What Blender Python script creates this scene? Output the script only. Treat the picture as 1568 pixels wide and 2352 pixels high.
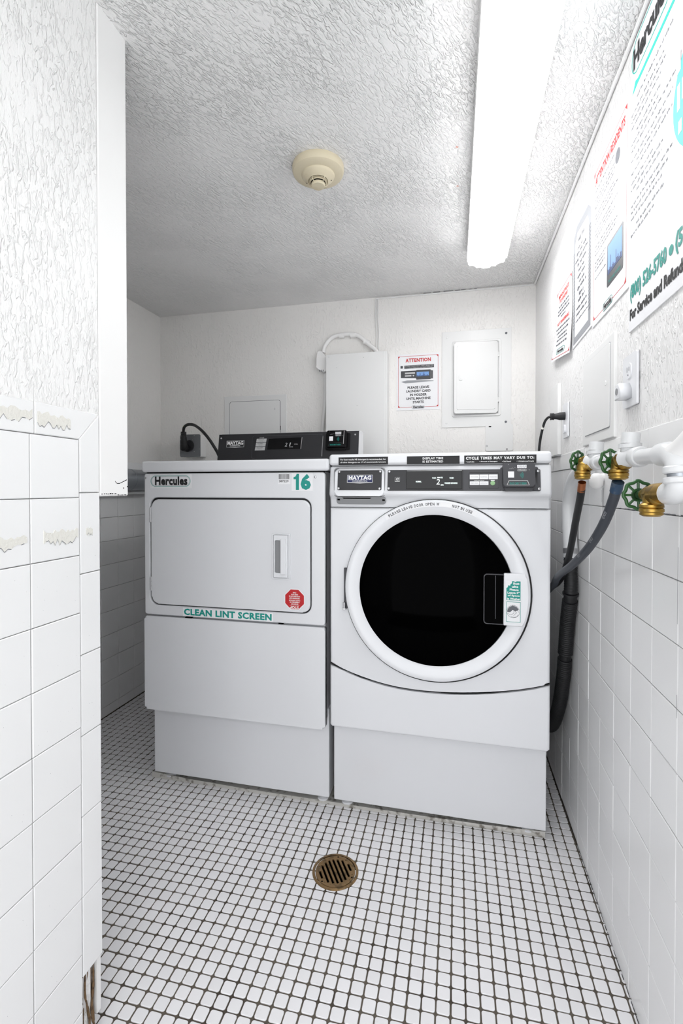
import bpy, bmesh, math, random
from mathutils import Vector, Matrix
PI = math.pi
random.seed(7)
S = bpy.context.scene
C = S.collection
for o in list(bpy.data.objects): bpy.data.objects.remove(o)

# ------------------------------------------------------------------ camera
CAM_F, CAM_CX, CAM_CY, CAM_YAW, CAM_PITCH, CAM_H = 1101.4, 784.0, 1135.5, 0.23053, 0.0131, 1.09
cd = bpy.data.cameras.new('camera'); cam = bpy.data.objects.new('camera', cd); C.objects.link(cam)
cam.location = (0, 0, CAM_H)
cam.rotation_euler = (PI/2 - CAM_PITCH, 0, CAM_YAW)
cd.sensor_fit = 'HORIZONTAL'; cd.sensor_width = 24.0; cd.lens = CAM_F*24.0/1568
cd.shift_x = 0; cd.shift_y = -(1176-CAM_CY)/1568
cd.clip_start = 0.02; cd.clip_end = 50
S.camera = cam

# ------------------------------------------------------------------ world and exposure
w = bpy.data.worlds.new('world'); S.world = w; w.use_nodes = True
w.node_tree.nodes['Background'].inputs[0].default_value = (0.965, 0.98, 1.0, 1)
w.node_tree.nodes['Background'].inputs[1].default_value = 1.12
S.view_settings.view_transform = 'Standard'; S.view_settings.look = 'None'
S.view_settings.gamma = 1.0; S.view_settings.use_curve_mapping = False
S.view_settings.exposure = 1.46
LIGHT_STRENGTH = 5.0       # ceiling light in view; the open end of the passage behind the camera lets in the world's even light

# ------------------------------------------------------------------ materials
def srgb(r, g, b):
    f = lambda c: (c/255/12.92) if c <= 10 else ((c/255+.055)/1.055)**2.4
    return (f(r), f(g), f(b), 1)
def mat(name, col, rough=.5, metal=0, spec=.5, bump=None, coat=0, var=0, emit=0, dirt=None, opt=None):
    """bump = (kind, scale, strength, distance)"""
    m = bpy.data.materials.new(name); m.use_nodes = True
    nt = m.node_tree; N = nt.nodes; L = nt.links; b = N['Principled BSDF']
    b.inputs['Base Color'].default_value = col; b.inputs['Roughness'].default_value = rough
    b.inputs['Metallic'].default_value = metal; b.inputs['Specular IOR Level'].default_value = spec
    b.inputs['Coat Weight'].default_value = coat; b.inputs['Coat Roughness'].default_value = .08
    if emit:
        b.inputs['Emission Color'].default_value = (.97, .985, 1, 1); b.inputs['Emission Strength'].default_value = emit
    tc = N.new('ShaderNodeTexCoord')
    src = None
    if var:
        oi = N.new('ShaderNodeObjectInfo'); mr = N.new('ShaderNodeMapRange')
        mr.inputs['To Min'].default_value = 1-var; mr.inputs['To Max'].default_value = 1
        L.new(oi.outputs['Random'], mr.inputs['Value'])
        mx = N.new('ShaderNodeMix'); mx.data_type = 'RGBA'; mx.blend_type = 'MULTIPLY'; mx.inputs['Factor'].default_value = 1
        mx.inputs[6].default_value = col; L.new(mr.outputs[0], mx.inputs[7]); src = mx.outputs[2]
    if dirt:   # (scale, threshold, colour, amount)
        nz = N.new('ShaderNodeTexNoise'); nz.inputs['Scale'].default_value = dirt[0]; nz.inputs['Detail'].default_value = 6
        L.new(tc.outputs['Object'], nz.inputs['Vector'])
        r = N.new('ShaderNodeMapRange'); r.inputs['From Min'].default_value = dirt[1]; r.inputs['From Max'].default_value = dirt[1]+.12
        r.inputs['To Max'].default_value = dirt[3]
        L.new(nz.outputs[0], r.inputs['Value'])
        mx = N.new('ShaderNodeMix'); mx.data_type = 'RGBA'
        if src: L.new(src, mx.inputs[6])
        else: mx.inputs[6].default_value = col
        mx.inputs[7].default_value = dirt[2]; L.new(r.outputs[0], mx.inputs[0]); src = mx.outputs[2]
    if src: L.new(src, b.inputs['Base Color'])
    if bump:
        kind, sc, st, dist = bump
        bp = N.new('ShaderNodeBump'); bp.inputs['Strength'].default_value = st; bp.inputs['Distance'].default_value = dist
        if kind == 'noise':
            nz = N.new('ShaderNodeTexNoise'); nz.inputs['Scale'].default_value = sc; nz.inputs['Detail'].default_value = 4
            L.new(tc.outputs['Object'], nz.inputs['Vector']); h = nz.outputs[0]
        elif kind == 'stipple':   # stomped wet plaster: short curled ridges, coarser patches
            def noise(scale, detail, vec, dist=0):
                n = N.new('ShaderNodeTexNoise'); n.inputs['Scale'].default_value = scale; n.inputs['Detail'].default_value = detail
                n.inputs['Distortion'].default_value = dist; L.new(vec, n.inputs['Vector']); return n
            def mth(op, a, bb):
                n = N.new('ShaderNodeMath'); n.operation = op
                for i, q in enumerate((a, bb)):
                    if hasattr(q, 'is_linked'): L.new(q, n.inputs[i])
                    elif q is not None: n.inputs[i].default_value = q
                return n.outputs[0]
            rot, scl, lo, hi = opt
            mp0 = N.new('ShaderNodeMapping'); mp0.inputs['Rotation'].default_value = rot; L.new(tc.outputs['Object'], mp0.inputs['Vector'])
            mp = N.new('ShaderNodeMapping'); mp.inputs['Scale'].default_value = scl; L.new(mp0.outputs[0], mp.inputs['Vector'])
            def ramp(v, f0, f1, t0, t1):
                n = N.new('ShaderNodeMapRange'); n.interpolation_type = 'SMOOTHSTEP'; n.inputs['From Min'].default_value = f0; n.inputs['From Max'].default_value = f1
                n.inputs['To Min'].default_value = t0; n.inputs['To Max'].default_value = t1; L.new(v, n.inputs['Value']); return n.outputs[0]
            a = noise(sc, 3, mp.outputs[0], .9); a2 = noise(sc*2.4, 2, mp.outputs[0], .3)
            isl = ramp(a.outputs[0], lo, hi, 0, 1)
            big = noise(4.5, 2, tc.outputs['Object'])
            h = mth('MULTIPLY', mth('ADD', isl, mth('MULTIPLY', a2.outputs[0], .5)), ramp(big.outputs[0], .35, .65, .45, 1))
        L.new(h, bp.inputs['Height']); L.new(bp.outputs[0], b.inputs['Normal'])
    return m
WHITE = srgb(236, 236, 236)
M = {}
M['plaster'] = mat('plaster_stippled', srgb(241, 240, 239), .42, bump=('stipple', 115, .85, .0024), opt=((0, 0, 0), (1, 1, .42), .46, .64))
M['plaster_ceiling'] = mat('plaster_ceiling', srgb(238, 237, 236), .42, bump=('stipple', 125, 1, .0030), opt=((0, 0, .45), (1.1, .42, 1), .45, .62))
M['plaster_soft'] = mat('plaster_back', srgb(239, 237, 234), .45, bump=('stipple', 85, .8, .0014), opt=((0, 0, 0), (1, 1, .5), .5, .66))
M['paint'] = mat('white_wall_paint', srgb(241, 240, 239), .45, bump=('noise', 14, .15, .002))
M['paint_smooth'] = mat('painted_metal', srgb(230, 230, 229), .35, bump=('noise', 25, .08, .001))
M['wtile'] = mat('painted_wall_tile', srgb(240, 240, 240), .25, bump=('noise', 30, .12, .001), var=.02)
M['wgrout'] = mat('painted_joint', srgb(232, 232, 232), .6)
M['ftile'] = mat('floor_tile_glaze', srgb(246, 245, 247), .22, var=.05, dirt=(30, .66, srgb(200, 196, 190), .5))
M['fgrout'] = mat('floor_grout', srgb(96, 88, 78), .85, dirt=(9, .5, srgb(62, 54, 46), .8), bump=('noise', 300, .3, .001))
M['enamel'] = mat('white_enamel', srgb(226, 227, 230), .18, coat=.3, bump=('noise', 220, .02, .0004))
M['plastic_w'] = mat('white_plastic', srgb(230, 231, 234), .28)
M['plastic_g'] = mat('grey_plastic', srgb(140, 141, 143), .45)
M['black_matt'] = mat('black_panel', srgb(38, 38, 41), .45)
M['black_gloss'] = mat('black_gloss', srgb(12, 12, 14), .12, spec=.3)
M['dark'] = mat('dark_gap', srgb(14, 14, 14), .9, spec=.1)
M['glass'] = mat('dark_door_glass', (.0004, .0004, .0005, 1), .06, spec=.01)
M['charcoal'] = mat('charcoal_plastic', srgb(62, 62, 66), .45)
M['rubber'] = mat('black_rubber', srgb(28, 28, 30), .5, spec=.4)
M['rubber_grey'] = mat('dark_blue_grey_rubber', srgb(58, 61, 68), .5, spec=.4)
M['chrome'] = mat('steel', srgb(190, 190, 192), .28, metal=1)
M['tray'] = mat('worn_sheet_metal', srgb(222, 220, 214), .3, metal=.45, dirt=(40, .55, srgb(120, 112, 100), .8))
M['galv'] = mat('galvanised_duct', srgb(165, 170, 176), .35, metal=.9)
M['brass'] = mat('brass', srgb(170, 138, 70), .35, metal=1, dirt=(60, .5, srgb(110, 92, 60), .7))
M['copper'] = mat('copper', srgb(176, 112, 78), .35, metal=1)
M['bronze'] = mat('drain_bronze', srgb(150, 122, 86), .42, metal=.85, dirt=(50, .5, srgb(105, 88, 66), .8), bump=('noise', 150, .3, .001))
M['green'] = mat('green_enamel', srgb(40, 84, 40), .35, dirt=(45, .55, srgb(26, 50, 28), .8))
M['blue'] = mat('blue_ferrule', srgb(38, 62, 88), .45, dirt=(50, .5, srgb(90, 98, 104), .8))
M['cream'] = mat('aged_cream_plastic', srgb(214, 203, 176), .45, dirt=(14, .55, srgb(196, 180, 146), .6))
M['paper'] = mat('paper', srgb(238, 238, 240), .6, spec=.3)
M['red'] = mat('red_ink', srgb(196, 44, 44), .6)
M['pale_red'] = mat('pale_red_ink', srgb(222, 92, 84), .6)
M['stopred'] = mat('stop_red', srgb(190, 24, 30), .5)
M['teal'] = mat('teal_ink', srgb(18, 146, 134), .55)
M['teal_print'] = mat('teal_print', srgb(30, 190, 175), .55)
M['ink'] = mat('black_ink', srgb(24, 24, 26), .6)
M['ink_grey'] = mat('grey_ink', srgb(96, 98, 104), .6)
M['ink_light'] = mat('light_grey_ink', srgb(150, 152, 156), .6)
M['navy'] = mat('navy_print', srgb(30, 38, 86), .5)
M['sky_ink'] = mat('sky_blue_print', srgb(120, 160, 215), .6)
M['white_ink'] = mat('white_ink', srgb(240, 240, 240), .5)
M['silver_ink'] = mat('silver_ink', srgb(190, 190, 190), .4)
M['lcd'] = mat('lit_segments', srgb(150, 190, 180), .5, emit=.5)
M['pvc'] = mat('white_pvc', srgb(216, 217, 218), .3)
M['rubble_a'] = mat('broken_mortar', srgb(176, 168, 156), .9, dirt=(70, .5, srgb(96, 80, 62), .9), bump=('noise', 120, .8, .004))
M['rubble_b'] = mat('rusty_lath', srgb(112, 88, 62), .9, dirt=(90, .5, srgb(60, 44, 32), .9), bump=('noise', 160, .8, .003))
M['chip'] = mat('old_paint_layer', srgb(226, 224, 217), .8, bump=('noise', 180, .7, .002))
M['orange'] = mat('orange_speck', srgb(210, 110, 70), .7)
M['boxgrey'] = mat('grey_steel_cover', srgb(120, 122, 126), .4, metal=.4)
M['greenbtn'] = mat('green_button', srgb(150, 190, 140), .5)
def light_mat(name, s):
    m = bpy.data.materials.new(name); m.use_nodes = True; nt = m.node_tree
    nt.nodes.remove(nt.nodes['Principled BSDF']); e = nt.nodes.new('ShaderNodeEmission')
    e.inputs[0].default_value = (.985, .99, 1, 1); e.inputs[1].default_value = s
    nt.links.new(e.outputs[0], nt.nodes['Material Output'].inputs[0]); return m
M['lens'] = light_mat('lit_diffuser', LIGHT_STRENGTH)

# ------------------------------------------------------------------ mesh helpers
class Fr:
    """flat working frame: local (x, y, depth) -> world"""
    def __init__(s, o, x, y):
        s.o = Vector(o); s.x = Vector(x).normalized(); s.y = Vector(y).normalized(); s.n = s.x.cross(s.y)
    def p(s, a, b, d=0): return s.o + s.x*a + s.y*b + s.n*d
def wall_y(y): return Fr((0, y, 0), (1, 0, 0), (0, 0, 1))      # faces -Y; local = (X, Z)
def wall_x(x): return Fr((x, 0, 0), (0, -1, 0), (0, 0, 1))     # faces -X; local = (-Y, Z)
def wall_xp(x): return Fr((x, 0, 0), (0, 1, 0), (0, 0, 1))     # faces +X; local = (Y, Z)
def flat_z(z): return Fr((0, 0, z), (1, 0, 0), (0, 1, 0))      # faces +Z
class G:
    def __init__(s): s.v = []; s.f = []
    def add(s, v, f):
        n = len(s.v); s.v += [Vector(p) for p in v]; s.f += [[i+n for i in q] for q in f]; return s
    def bm(s, b):
        b.verts.ensure_lookup_table(); b.verts.index_update()
        s.add([v.co.copy() for v in b.verts], [[v.index for v in f.verts] for f in b.faces]); b.free(); return s
    def box(s, lo, hi, bev=0, seg=2):
        lo = Vector(lo); hi = Vector(hi)
        b = bmesh.new(); bmesh.ops.create_cube(b, size=1)
        for v in b.verts: v.co = Vector([(lo[i]+hi[i])/2 + v.co[i]*(hi[i]-lo[i]) for i in range(3)])
        if bev: bmesh.ops.bevel(b, geom=list(b.edges), offset=bev, segments=seg, affect='EDGES', profile=.5)
        return s.bm(b)
    def plate(s, fr, pts, d0, d1, bev=0, seg=2):
        """prism of a local outline between depths d0 and d1 (d1 outward), bevel on the outer rim"""
        n = len(pts); b = bmesh.new()
        lo = [b.verts.new(fr.p(x, y, d0)) for x, y in pts]; hi = [b.verts.new(fr.p(x, y, d1)) for x, y in pts]
        b.faces.new(lo[::-1]); top = b.faces.new(hi)
        for i in range(n): b.faces.new((lo[i], lo[(i+1) % n], hi[(i+1) % n], hi[i]))
        if bev: bmesh.ops.bevel(b, geom=list(top.edges), offset=bev, segments=seg, affect='EDGES', profile=.5)
        bmesh.ops.recalc_face_normals(b, faces=list(b.faces))
        return s.bm(b)
    def ring(s, fr, out, inn, d0, d1, bev=0):
        """frame: outline with a hole (same point counts)"""
        n = len(out); b = bmesh.new()
        R_ = [[b.verts.new(fr.p(x, y, d)) for x, y in P] for P, d in ((out, d0), (out, d1), (inn, d1), (inn, d0))]
        ed = []
        for k in range(4):
            A, B = R_[k], R_[(k+1) % 4]
            for i in range(n):
                b.faces.new((A[i], A[(i+1) % n], B[(i+1) % n], B[i]))
        if bev:
            top = set(R_[1]) ; top2 = set(R_[2])
            ed = [e for e in b.edges if (e.verts[0] in top and e.verts[1] in top) or (e.verts[0] in top2 and e.verts[1] in top2)]
            bmesh.ops.bevel(b, geom=ed, offset=bev, segments=2, affect='EDGES', profile=.5)
        bmesh.ops.recalc_face_normals(b, faces=list(b.faces))
        return s.bm(b)
    def flat(s, fr, pts, d=0): return s.add([fr.p(x, y, d) for x, y in pts], [list(range(len(pts)))])
    def quad(s, fr, x0, y0, x1, y1, d=0): return s.flat(fr, [(x0, y0), (x1, y0), (x1, y1), (x0, y1)], d)
    def lathe(s, c, axis, prof, n=48, xdir=None):
        """prof: (radius, height along axis)"""
        ax = Vector(axis).normalized(); u = ax.orthogonal().normalized() if xdir is None else Vector(xdir); w_ = ax.cross(u); c = Vector(c)
        V = []; F = []
        for r, h in prof:
            for k in range(n):
                a = 2*PI*k/n; V.append(c+ax*h+(u*math.cos(a)+w_*math.sin(a))*r)
        for j in range(len(prof)-1):
            for k in range(n): F.append((j*n+k, j*n+(k+1) % n, (j+1)*n+(k+1) % n, (j+1)*n+k))
        if prof[0][0] > 1e-5: F.append(list(range(n))[::-1])
        if prof[-1][0] > 1e-5: F.append([(len(prof)-1)*n+k for k in range(n)])
        return s.add(V, F)
    def tube(s, pts, r, n=12, caps=True):
        """r: number or list; pts: polyline"""
        P = [Vector(p) for p in pts]; m = len(P); rr = r if isinstance(r, (list, tuple)) else [r]*m
        T = [(P[min(i+1, m-1)]-P[max(i-1, 0)]).normalized() for i in range(m)]
        u = T[0].orthogonal().normalized(); V = []; F = []
        for i in range(m):
            u = (u - T[i]*u.dot(T[i])).normalized(); w_ = T[i].cross(u)
            for k in range(n):
                a = 2*PI*k/n; V.append(P[i]+(u*math.cos(a)+w_*math.sin(a))*rr[i])
        for i in range(m-1):
            for k in range(n): F.append((i*n+k, i*n+(k+1) % n, (i+1)*n+(k+1) % n, (i+1)*n+k))
        if caps: F.append(list(range(n))[::-1]); F.append([(m-1)*n+k for k in range(n)])
        return s.add(V, F)
def curve(P, n=10):
    """Catmull-Rom through the points"""
    P = [Vector(p) for p in P]; Q = [P[0]*2-P[1]]+P+[P[-1]*2-P[-2]]; out = []
    for i in range(1, len(Q)-2):
        for k in range(n):
            t = k/n; a, b, c, d = Q[i-1], Q[i], Q[i+1], Q[i+2]
            out.append(.5*((2*b)+(c-a)*t+(2*a-5*b+4*c-d)*t*t+(3*b-a-3*c+d)*t**3))
    out.append(P[-1]); return out
def rrect(x0, y0, x1, y1, r, n=6):
    out = []
    for cx, cy, a0 in ((x1-r, y1-r, 0), (x0+r, y1-r, 90), (x0+r, y0+r, 180), (x1-r, y0+r, 270)):
        for k in range(n+1):
            a = math.radians(a0+90*k/n); out.append((cx+r*math.cos(a), cy+r*math.sin(a)))
    return out
def circ(cx, cy, r, n=32, a0=0): return [(cx+r*math.cos(a0+2*PI*k/n), cy+r*math.sin(a0+2*PI*k/n)) for k in range(n)]
def origin_of(parent):
    v = Vector((0, 0, 0)); p = parent
    while p is not None: v += p.location; p = p.parent
    return v
def obj(name, g, m, parent=None, smooth=False, wn=False, label=None):
    off = origin_of(parent)
    me = bpy.data.meshes.new(name); me.from_pydata([v-off for v in g.v], [], g.f); me.update()
    ms = m if isinstance(m, (list, tuple)) else [m]
    for q in ms: me.materials.append(M[q] if isinstance(q, str) else q)
    if smooth:
        for p in me.polygons: p.use_smooth = True
        me.set_sharp_from_angle(angle=math.radians(smooth if smooth > 1 else 40))
    o = bpy.data.objects.new(name, me); C.objects.link(o)
    if parent is not None: o.parent = parent
    if wn:
        for p in me.polygons: p.use_smooth = True
        md = o.modifiers.new('wn', 'WEIGHTED_NORMAL'); md.keep_sharp = False; md.weight = 100
    if label: o['label'] = label
    return o
def thing(name, label, cat, loc, group=None):
    o = bpy.data.objects.new(name, None); C.objects.link(o); o.location = loc; o.empty_display_size = .05
    o['label'] = label; o['category'] = cat
    if group: o['group'] = group
    return o
def tag(o, label, cat, group=None):
    o['label'] = label; o['category'] = cat
    if group: o['group'] = group
    return o
def struct(name, g, m, **k):
    o = obj(name, g, m, **k); o['kind'] = 'structure'; return o
def text_geo(s, bold=0, spacing=1):
    cu = bpy.data.curves.new('t', 'FONT'); cu.body = s; cu.size = 1; cu.offset = bold; cu.space_character = spacing
    cu.resolution_u = 2; cu.align_x = 'LEFT'
    to = bpy.data.objects.new('t', cu); C.objects.link(to)
    dg = bpy.context.evaluated_depsgraph_get(); dg.update()
    me = bpy.data.meshes.new_from_object(to.evaluated_get(dg))
    V = [(v.co.x, v.co.y) for v in me.vertices]; F = [list(p.vertices) for p in me.polygons]
    bpy.data.objects.remove(to); bpy.data.curves.remove(cu); bpy.data.meshes.remove(me)
    return V, F
def put_text(g, fr, s, x0, y0, x1, y1, d, bold=.015, spacing=1, slant=0, flip=False):
    """stretch the word(s) into the box x0..x1, y0..y1"""
    V, F = text_geo(s, bold, spacing)
    a0 = min(v[0] for v in V); a1 = max(v[0] for v in V); b0 = min(v[1] for v in V); b1 = max(v[1] for v in V)
    out = []
    for x, y in V:
        u = (x-a0)/(a1-a0); v = (y-b0)/(b1-b0)
        if flip: u = 1-u; v = 1-v
        out.append(fr.p(x0+(x1-x0)*u+slant*(y1-y0)*v, y0+(y1-y0)*v, d))
    g.add(out, F); return g
def dashes(g, fr, x0, x1, y, h, d, dens=.8, word=(.006, .02)):
    """a line of print too small to read: rows of word-long strokes"""
    x = x0
    while x < x1-.002:
        L_ = random.uniform(*word); e = min(x+L_, x1)
        c = x
        while c < e:
            wd = min(random.uniform(.35, .8)*h, e-c); y0 = y+(0 if random.random() < .8 else -h*.25); y1 = y+h*(1 if random.random() < .3 else .72)
            g.quad(fr, c, y0, c+wd*.75, y1, d); c += wd*1.15
        x = e+h*.8
def capsule_logo(fr, x0, y0, x1, y1, parent, d=.0004, line=.0016, ink='ink', ring='teal', inner=True):
    """the maker's word in a long rounded outline"""
    h = y1-y0; r = h/2-.0002
    a = G(); a.ring(fr, rrect(x0, y0, x1, y1, r), rrect(x0+line, y0+line, x1-line, y1-line, r-line), d, d+.0002)
    obj('logo_outline', a, ring, parent)
    if inner:
        q = line*2.2; b = G(); b.ring(fr, rrect(x0+q, y0+q, x1-q, y1-q, r-q), rrect(x0+q+line*.35, y0+q+line*.35, x1-q-line*.35, y1-q-line*.35, r-q-line*.35), d, d+.0002)
        obj('logo_inner_outline', b, 'ink_grey', parent)
    t = G(); put_text(t, fr, 'Hercules', x0+h*.45, y0+h*.12, x1-h*.3, y1-h*.07, d+.0006, bold=.045, spacing=1.06)
    obj('lettering', t, ink, parent)
def screw(g, fr, x, y, r=.004, d=0): 
    g.lathe(fr.p(x, y, d), fr.n, [(r, 0), (r, .001), (r*.8, .0018), (r*.35, .002), (r*.3, .0012), (0, .0012)], 14)

# ------------------------------------------------------------------ key sizes (metres; camera stands at x = y = 0)
XR, XL, XN, YB, ZC = .370, -.691, -1.612, 2.405, 2.050
YREAR = -.55
# ================================================================== the room
g = G(); g.box((XN-.15, YREAR-.1, -.1), (XR+.2, YB+.15, -.0022)); floor = struct('floor', g, 'fgrout')
g = G(); g.box((XN-.15, YREAR-.1, ZC), (XR+.2, YB+.15, ZC+.1)); ceiling = struct('ceiling', g, 'plaster_ceiling')
g = G(); g.box((XR+.008, YREAR, -.1), (XR+.16, YB, 1.165)); g.box((XR, YREAR, 1.16), (XR+.16, YB, ZC+.02))
wall_right = struct('wall_right', g, 'plaster')
g = G(); g.box((XN-.15, YB, -.1), (XR+.16, YB+.12, ZC+.02)); wall_back = struct('wall_back', g, 'plaster_soft')
g = G(); g.box((XN-.16, .60, -.1), (XN-.008, YB, 1.20)); g.box((XN-.16, .60, 1.18), (XN, YB, ZC+.02)); wall_alcove = struct('wall_alcove', g, 'plaster_soft')
g = G()
g.box((XN-.15, YREAR, -.1), (XL-.008, .80, 1.19)); g.box((XN-.15, YREAR, 1.185), (XL-.001, .823, ZC+.02))
wall_left = struct('wall_left', g, 'plaster')
# smooth end board of the left wall, hanging to z 1.073
g = G(); g.box((XL-.11, .8245, 1.073), (XL+.001, .911, ZC+.01), .004, 3)
b_ = struct('trim_1', g, 'paint', wn=True); b_['label'] = 'smooth white board closing the end of the left wall, chipped at its foot'
# chips at the foot of that board
g = G(); fr = wall_xp(XL+.0012)
for (a, b) in (((.868, 1.104), (.874, 1.099)), ((.874, 1.099), (.882, 1.099)), ((.882, 1.099), (.905, 1.107))):
    g.flat(fr, [(a[0], a[1]), (b[0], b[1]), (b[0], b[1]+.0018), (a[0], a[1]+.0014)])
g.flat(fr, circ(.895, 1.090, .0016, 8)); g.flat(fr, circ(.907, 1.093, .0016, 8))
x = .828
while x < .905:
    l_ = random.uniform(.003, .008); zz = 1.0775 if x < .868 else 1.0745
    g.quad(fr, x, zz, x+l_, zz+.0012+random.uniform(0, .001)); x += l_+random.uniform(.001, .004)
obj('paint_crack', g, 'dark', b_)

# ---- floor mosaic: square 27 mm tiles in a 30.4 mm grid
GX = (.0304667, .0003047); GY = (.000210, .0304058); GO = (-1.39963, 1.80656)
def tile_verts(hs, r, z0, z1, n=2, inset=.0009):
    out = []
    for pts, z in ((rrect(-hs, -hs, hs, hs, r, n), z0), (rrect(-hs, -hs, hs, hs, r, n), z1-.0007), (rrect(-hs+inset, -hs+inset, hs-inset, hs-inset, r-inset*.5, n), z1)):
        out.append([(x, y, z) for x, y in pts])
    return out
def tile_mesh(name, hs, r, z0, z1, m):
    R_ = tile_verts(hs, r, z0, z1); n = len(R_[0]); V = sum(R_, []); F = []
    for j in range(2):
        for k in range(n): F.append((j*n+k, j*n+(k+1) % n, (j+1)*n+(k+1) % n, (j+1)*n+k))
    F.append([2*n+k for k in range(n)])
    me = bpy.data.meshes.new(name); me.from_pydata(V, [], F); me.materials.append(M[m]); return me, V, F
TME, TV, TF = tile_mesh('floor_tile', .01345, .0042, -.003, 0, 'ftile')
spots = []
cyw, syw = math.cos(CAM_YAW), math.sin(CAM_YAW)
DRC = (-.325, 1.309)
for i in range(-12, 64):
    for j in range(-62, 24):
        x = GO[0]+(i+.5)*GX[0]+(j+.5)*GY[0]; y = GO[1]+(i+.5)*GX[1]+(j+.5)*GY[1]
        if not (XN-.012 < x < XR+.011 and -.5 < y < YB-.01): continue
        if x < XL-.008 and y < .812: continue
        if x < XL+.008 and .755 < y < .797: continue
        if math.hypot(x-DRC[0], y-DRC[1]) < .052: continue
        u = None
        zc = -x*syw+y*cyw
        if zc > .05:
            u = CAM_CX+CAM_F*(x*cyw+y*syw)/zc; v = CAM_CY+CAM_F*(CAM_H/zc)
        vis = u is not None and 235 < u < 1460 and 1600 < v < 2345 and not (1.57 < y and -1.08 < x < .28)
        spots.append((zc if vis else 99, x+random.uniform(-.0004, .0004), y+random.uniform(-.0004, .0004)))
spots.sort()
for k, (zc, x, y) in enumerate(spots[:300]):
    o = bpy.data.objects.new('tile', TME); C.objects.link(o); o.parent = floor; o.location = (x, y, random.uniform(-.0003, .0002))
    o.rotation_euler = (random.uniform(-.004, .004), random.uniform(-.004, .004), random.uniform(-.012, .012))
g = G()
for zc, x, y in spots[300:]:
    a = random.uniform(-.012, .012); ca, sa = math.cos(a), math.sin(a); z = random.uniform(-.0003, .0002)
    g.add([(x+ca*p[0]-sa*p[1], y+sa*p[0]+ca*p[1], p[2]+z) for p in TV], TF)
o = obj('tile_field', g, 'ftile', floor); o['kind'] = 'stuff'

# ---- wall tiles
def wtile_mesh(w_, h_, d=.009, bev=.0014):
    V = []
    for ins, z in ((0, 0), (0, d-bev*.8), (bev, d)):
        V += [(-w_/2+ins, -h_/2+ins, z), (w_/2-ins, -h_/2+ins, z), (w_/2-ins, h_/2-ins, z), (-w_/2+ins, h_/2-ins, z)]
    F = [(8, 9, 10, 11)]
    for j in range(2):
        for k in range(4): F.append((j*4+k, j*4+(k+1) % 4, (j+1)*4+(k+1) % 4, (j+1)*4+k))
    return V, F
MCACHE = {}
def wtile(fr, cx, cy, w_, h_, parent, jit=.0005, name='tile', d=.009):
    key = (round(w_, 4), round(h_, 4), d, id(fr))
    if key not in MCACHE:
        V, F = wtile_mesh(w_, h_, d); me = bpy.data.meshes.new('wall_tile')
        me.from_pydata([fr.x*p[0]+fr.y*p[1]+fr.n*p[2] for p in V], [], F); me.materials.append(M['wtile']); MCACHE[key] = me
    o = bpy.data.objects.new(name, MCACHE[key]); C.objects.link(o); o.parent = parent
    o.location = fr.p(cx, cy, random.uniform(-jit, jit)) - origin_of(parent)
    return o
def row(fr, xs, y0, y1, parent, gap=.0016, **k):
    for a, b in zip(xs[:-1], xs[1:]):
        wtile(fr, (a+b)/2, (y0+y1)/2, abs(b-a)-gap, y1-y0-gap, parent, **k)
Q = .1096
# right wall: tiles to z 1.152, two-inch cap to 1.207
FR_R = wall_x(XR+.008)
ys = [.9157+Q*k for k in range(-3, 14)]; ys[-1] = min(ys[-1], YB)
zs = [.933+Q*k for k in range(-8, 3)]
xs = [-y for y in ys if y <= YB-.01]+[-(YB-.002)]
row(FR_R, xs, .004, zs[0], wall_right)
for a, b in zip(zs[:-1], zs[1:]): row(FR_R, xs, a, b, wall_right)
cx_ = [-(.9157-3*Q+.1524*k) for k in range(12) if .9157-3*Q+.1524*k < YB-.05]+[-(YB-.002)]
row(FR_R, cx_, zs[-1], 1.207, wall_right, d=.0115)
# left wall: rows, cap and vertical trim
FR_L = wall_xp(XL-.008)
zl = [.0856+Q*k for k in range(0, 11)]
xl = [.662-Q*k for k in (4, 3, 2, 1, 0)]+[.771]
row(FR_L, xl, .003, zl[0], wall_left)
for a, b in zip(zl[:-1], zl[1:]): row(FR_L, xl, a, b, wall_left)
row(FR_L, [.36, .516, .671], zl[-1], 1.237, wall_left)
V = []
def mitre(pts, name='cap_tile'):
    g = G(); g.plate(FR_L, pts, 0, .009, .0014, 1); return obj(name, g, 'wtile', wall_left)
ZT = zl[-1]
mitre([(.6725, ZT+.001), (.7705, ZT+.001), (.8215, 1.2365), (.6725, 1.2365)])
zt = [.149+.1554*k for k in range(0, 7)]; zt[-1] = 1.081
mitre([(.772, 1.082), (.823, 1.082), (.823, 1.235), (.772, ZT+.002)])
for a, b in zip(zt[:-1], zt[1:]):
    g = G(); g.plate(FR_L, [(.772, a+.0008), (.8235, a+.0008), (.8235, b-.0008), (.772, b-.0008)], 0, .009, .0016, 2); obj('trim_tile', g, 'wtile', wall_left)
# wall end behind the trim: painted return down to the broken corner
g = G(); g.box((XL-.095, .79, .15), (XL-.0075, .8225, 1.19)); o = obj('wall_end', g, 'paint', wall_left)
# joint backing (painted joints)
g = G(); g.box((XR+.0065, -.2, 0), (XR+.02, YB, 1.2)); obj('joint_bed', g, 'wgrout', wall_right)
g = G(); g.box((XL-.02, -.4, 0), (XL-.0065, .7715, 1.23)); g.box((XL-.02, .7715, .149), (XL-.0065, .8225, 1.23)); obj('joint_bed', g, 'wgrout', wall_left)
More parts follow.
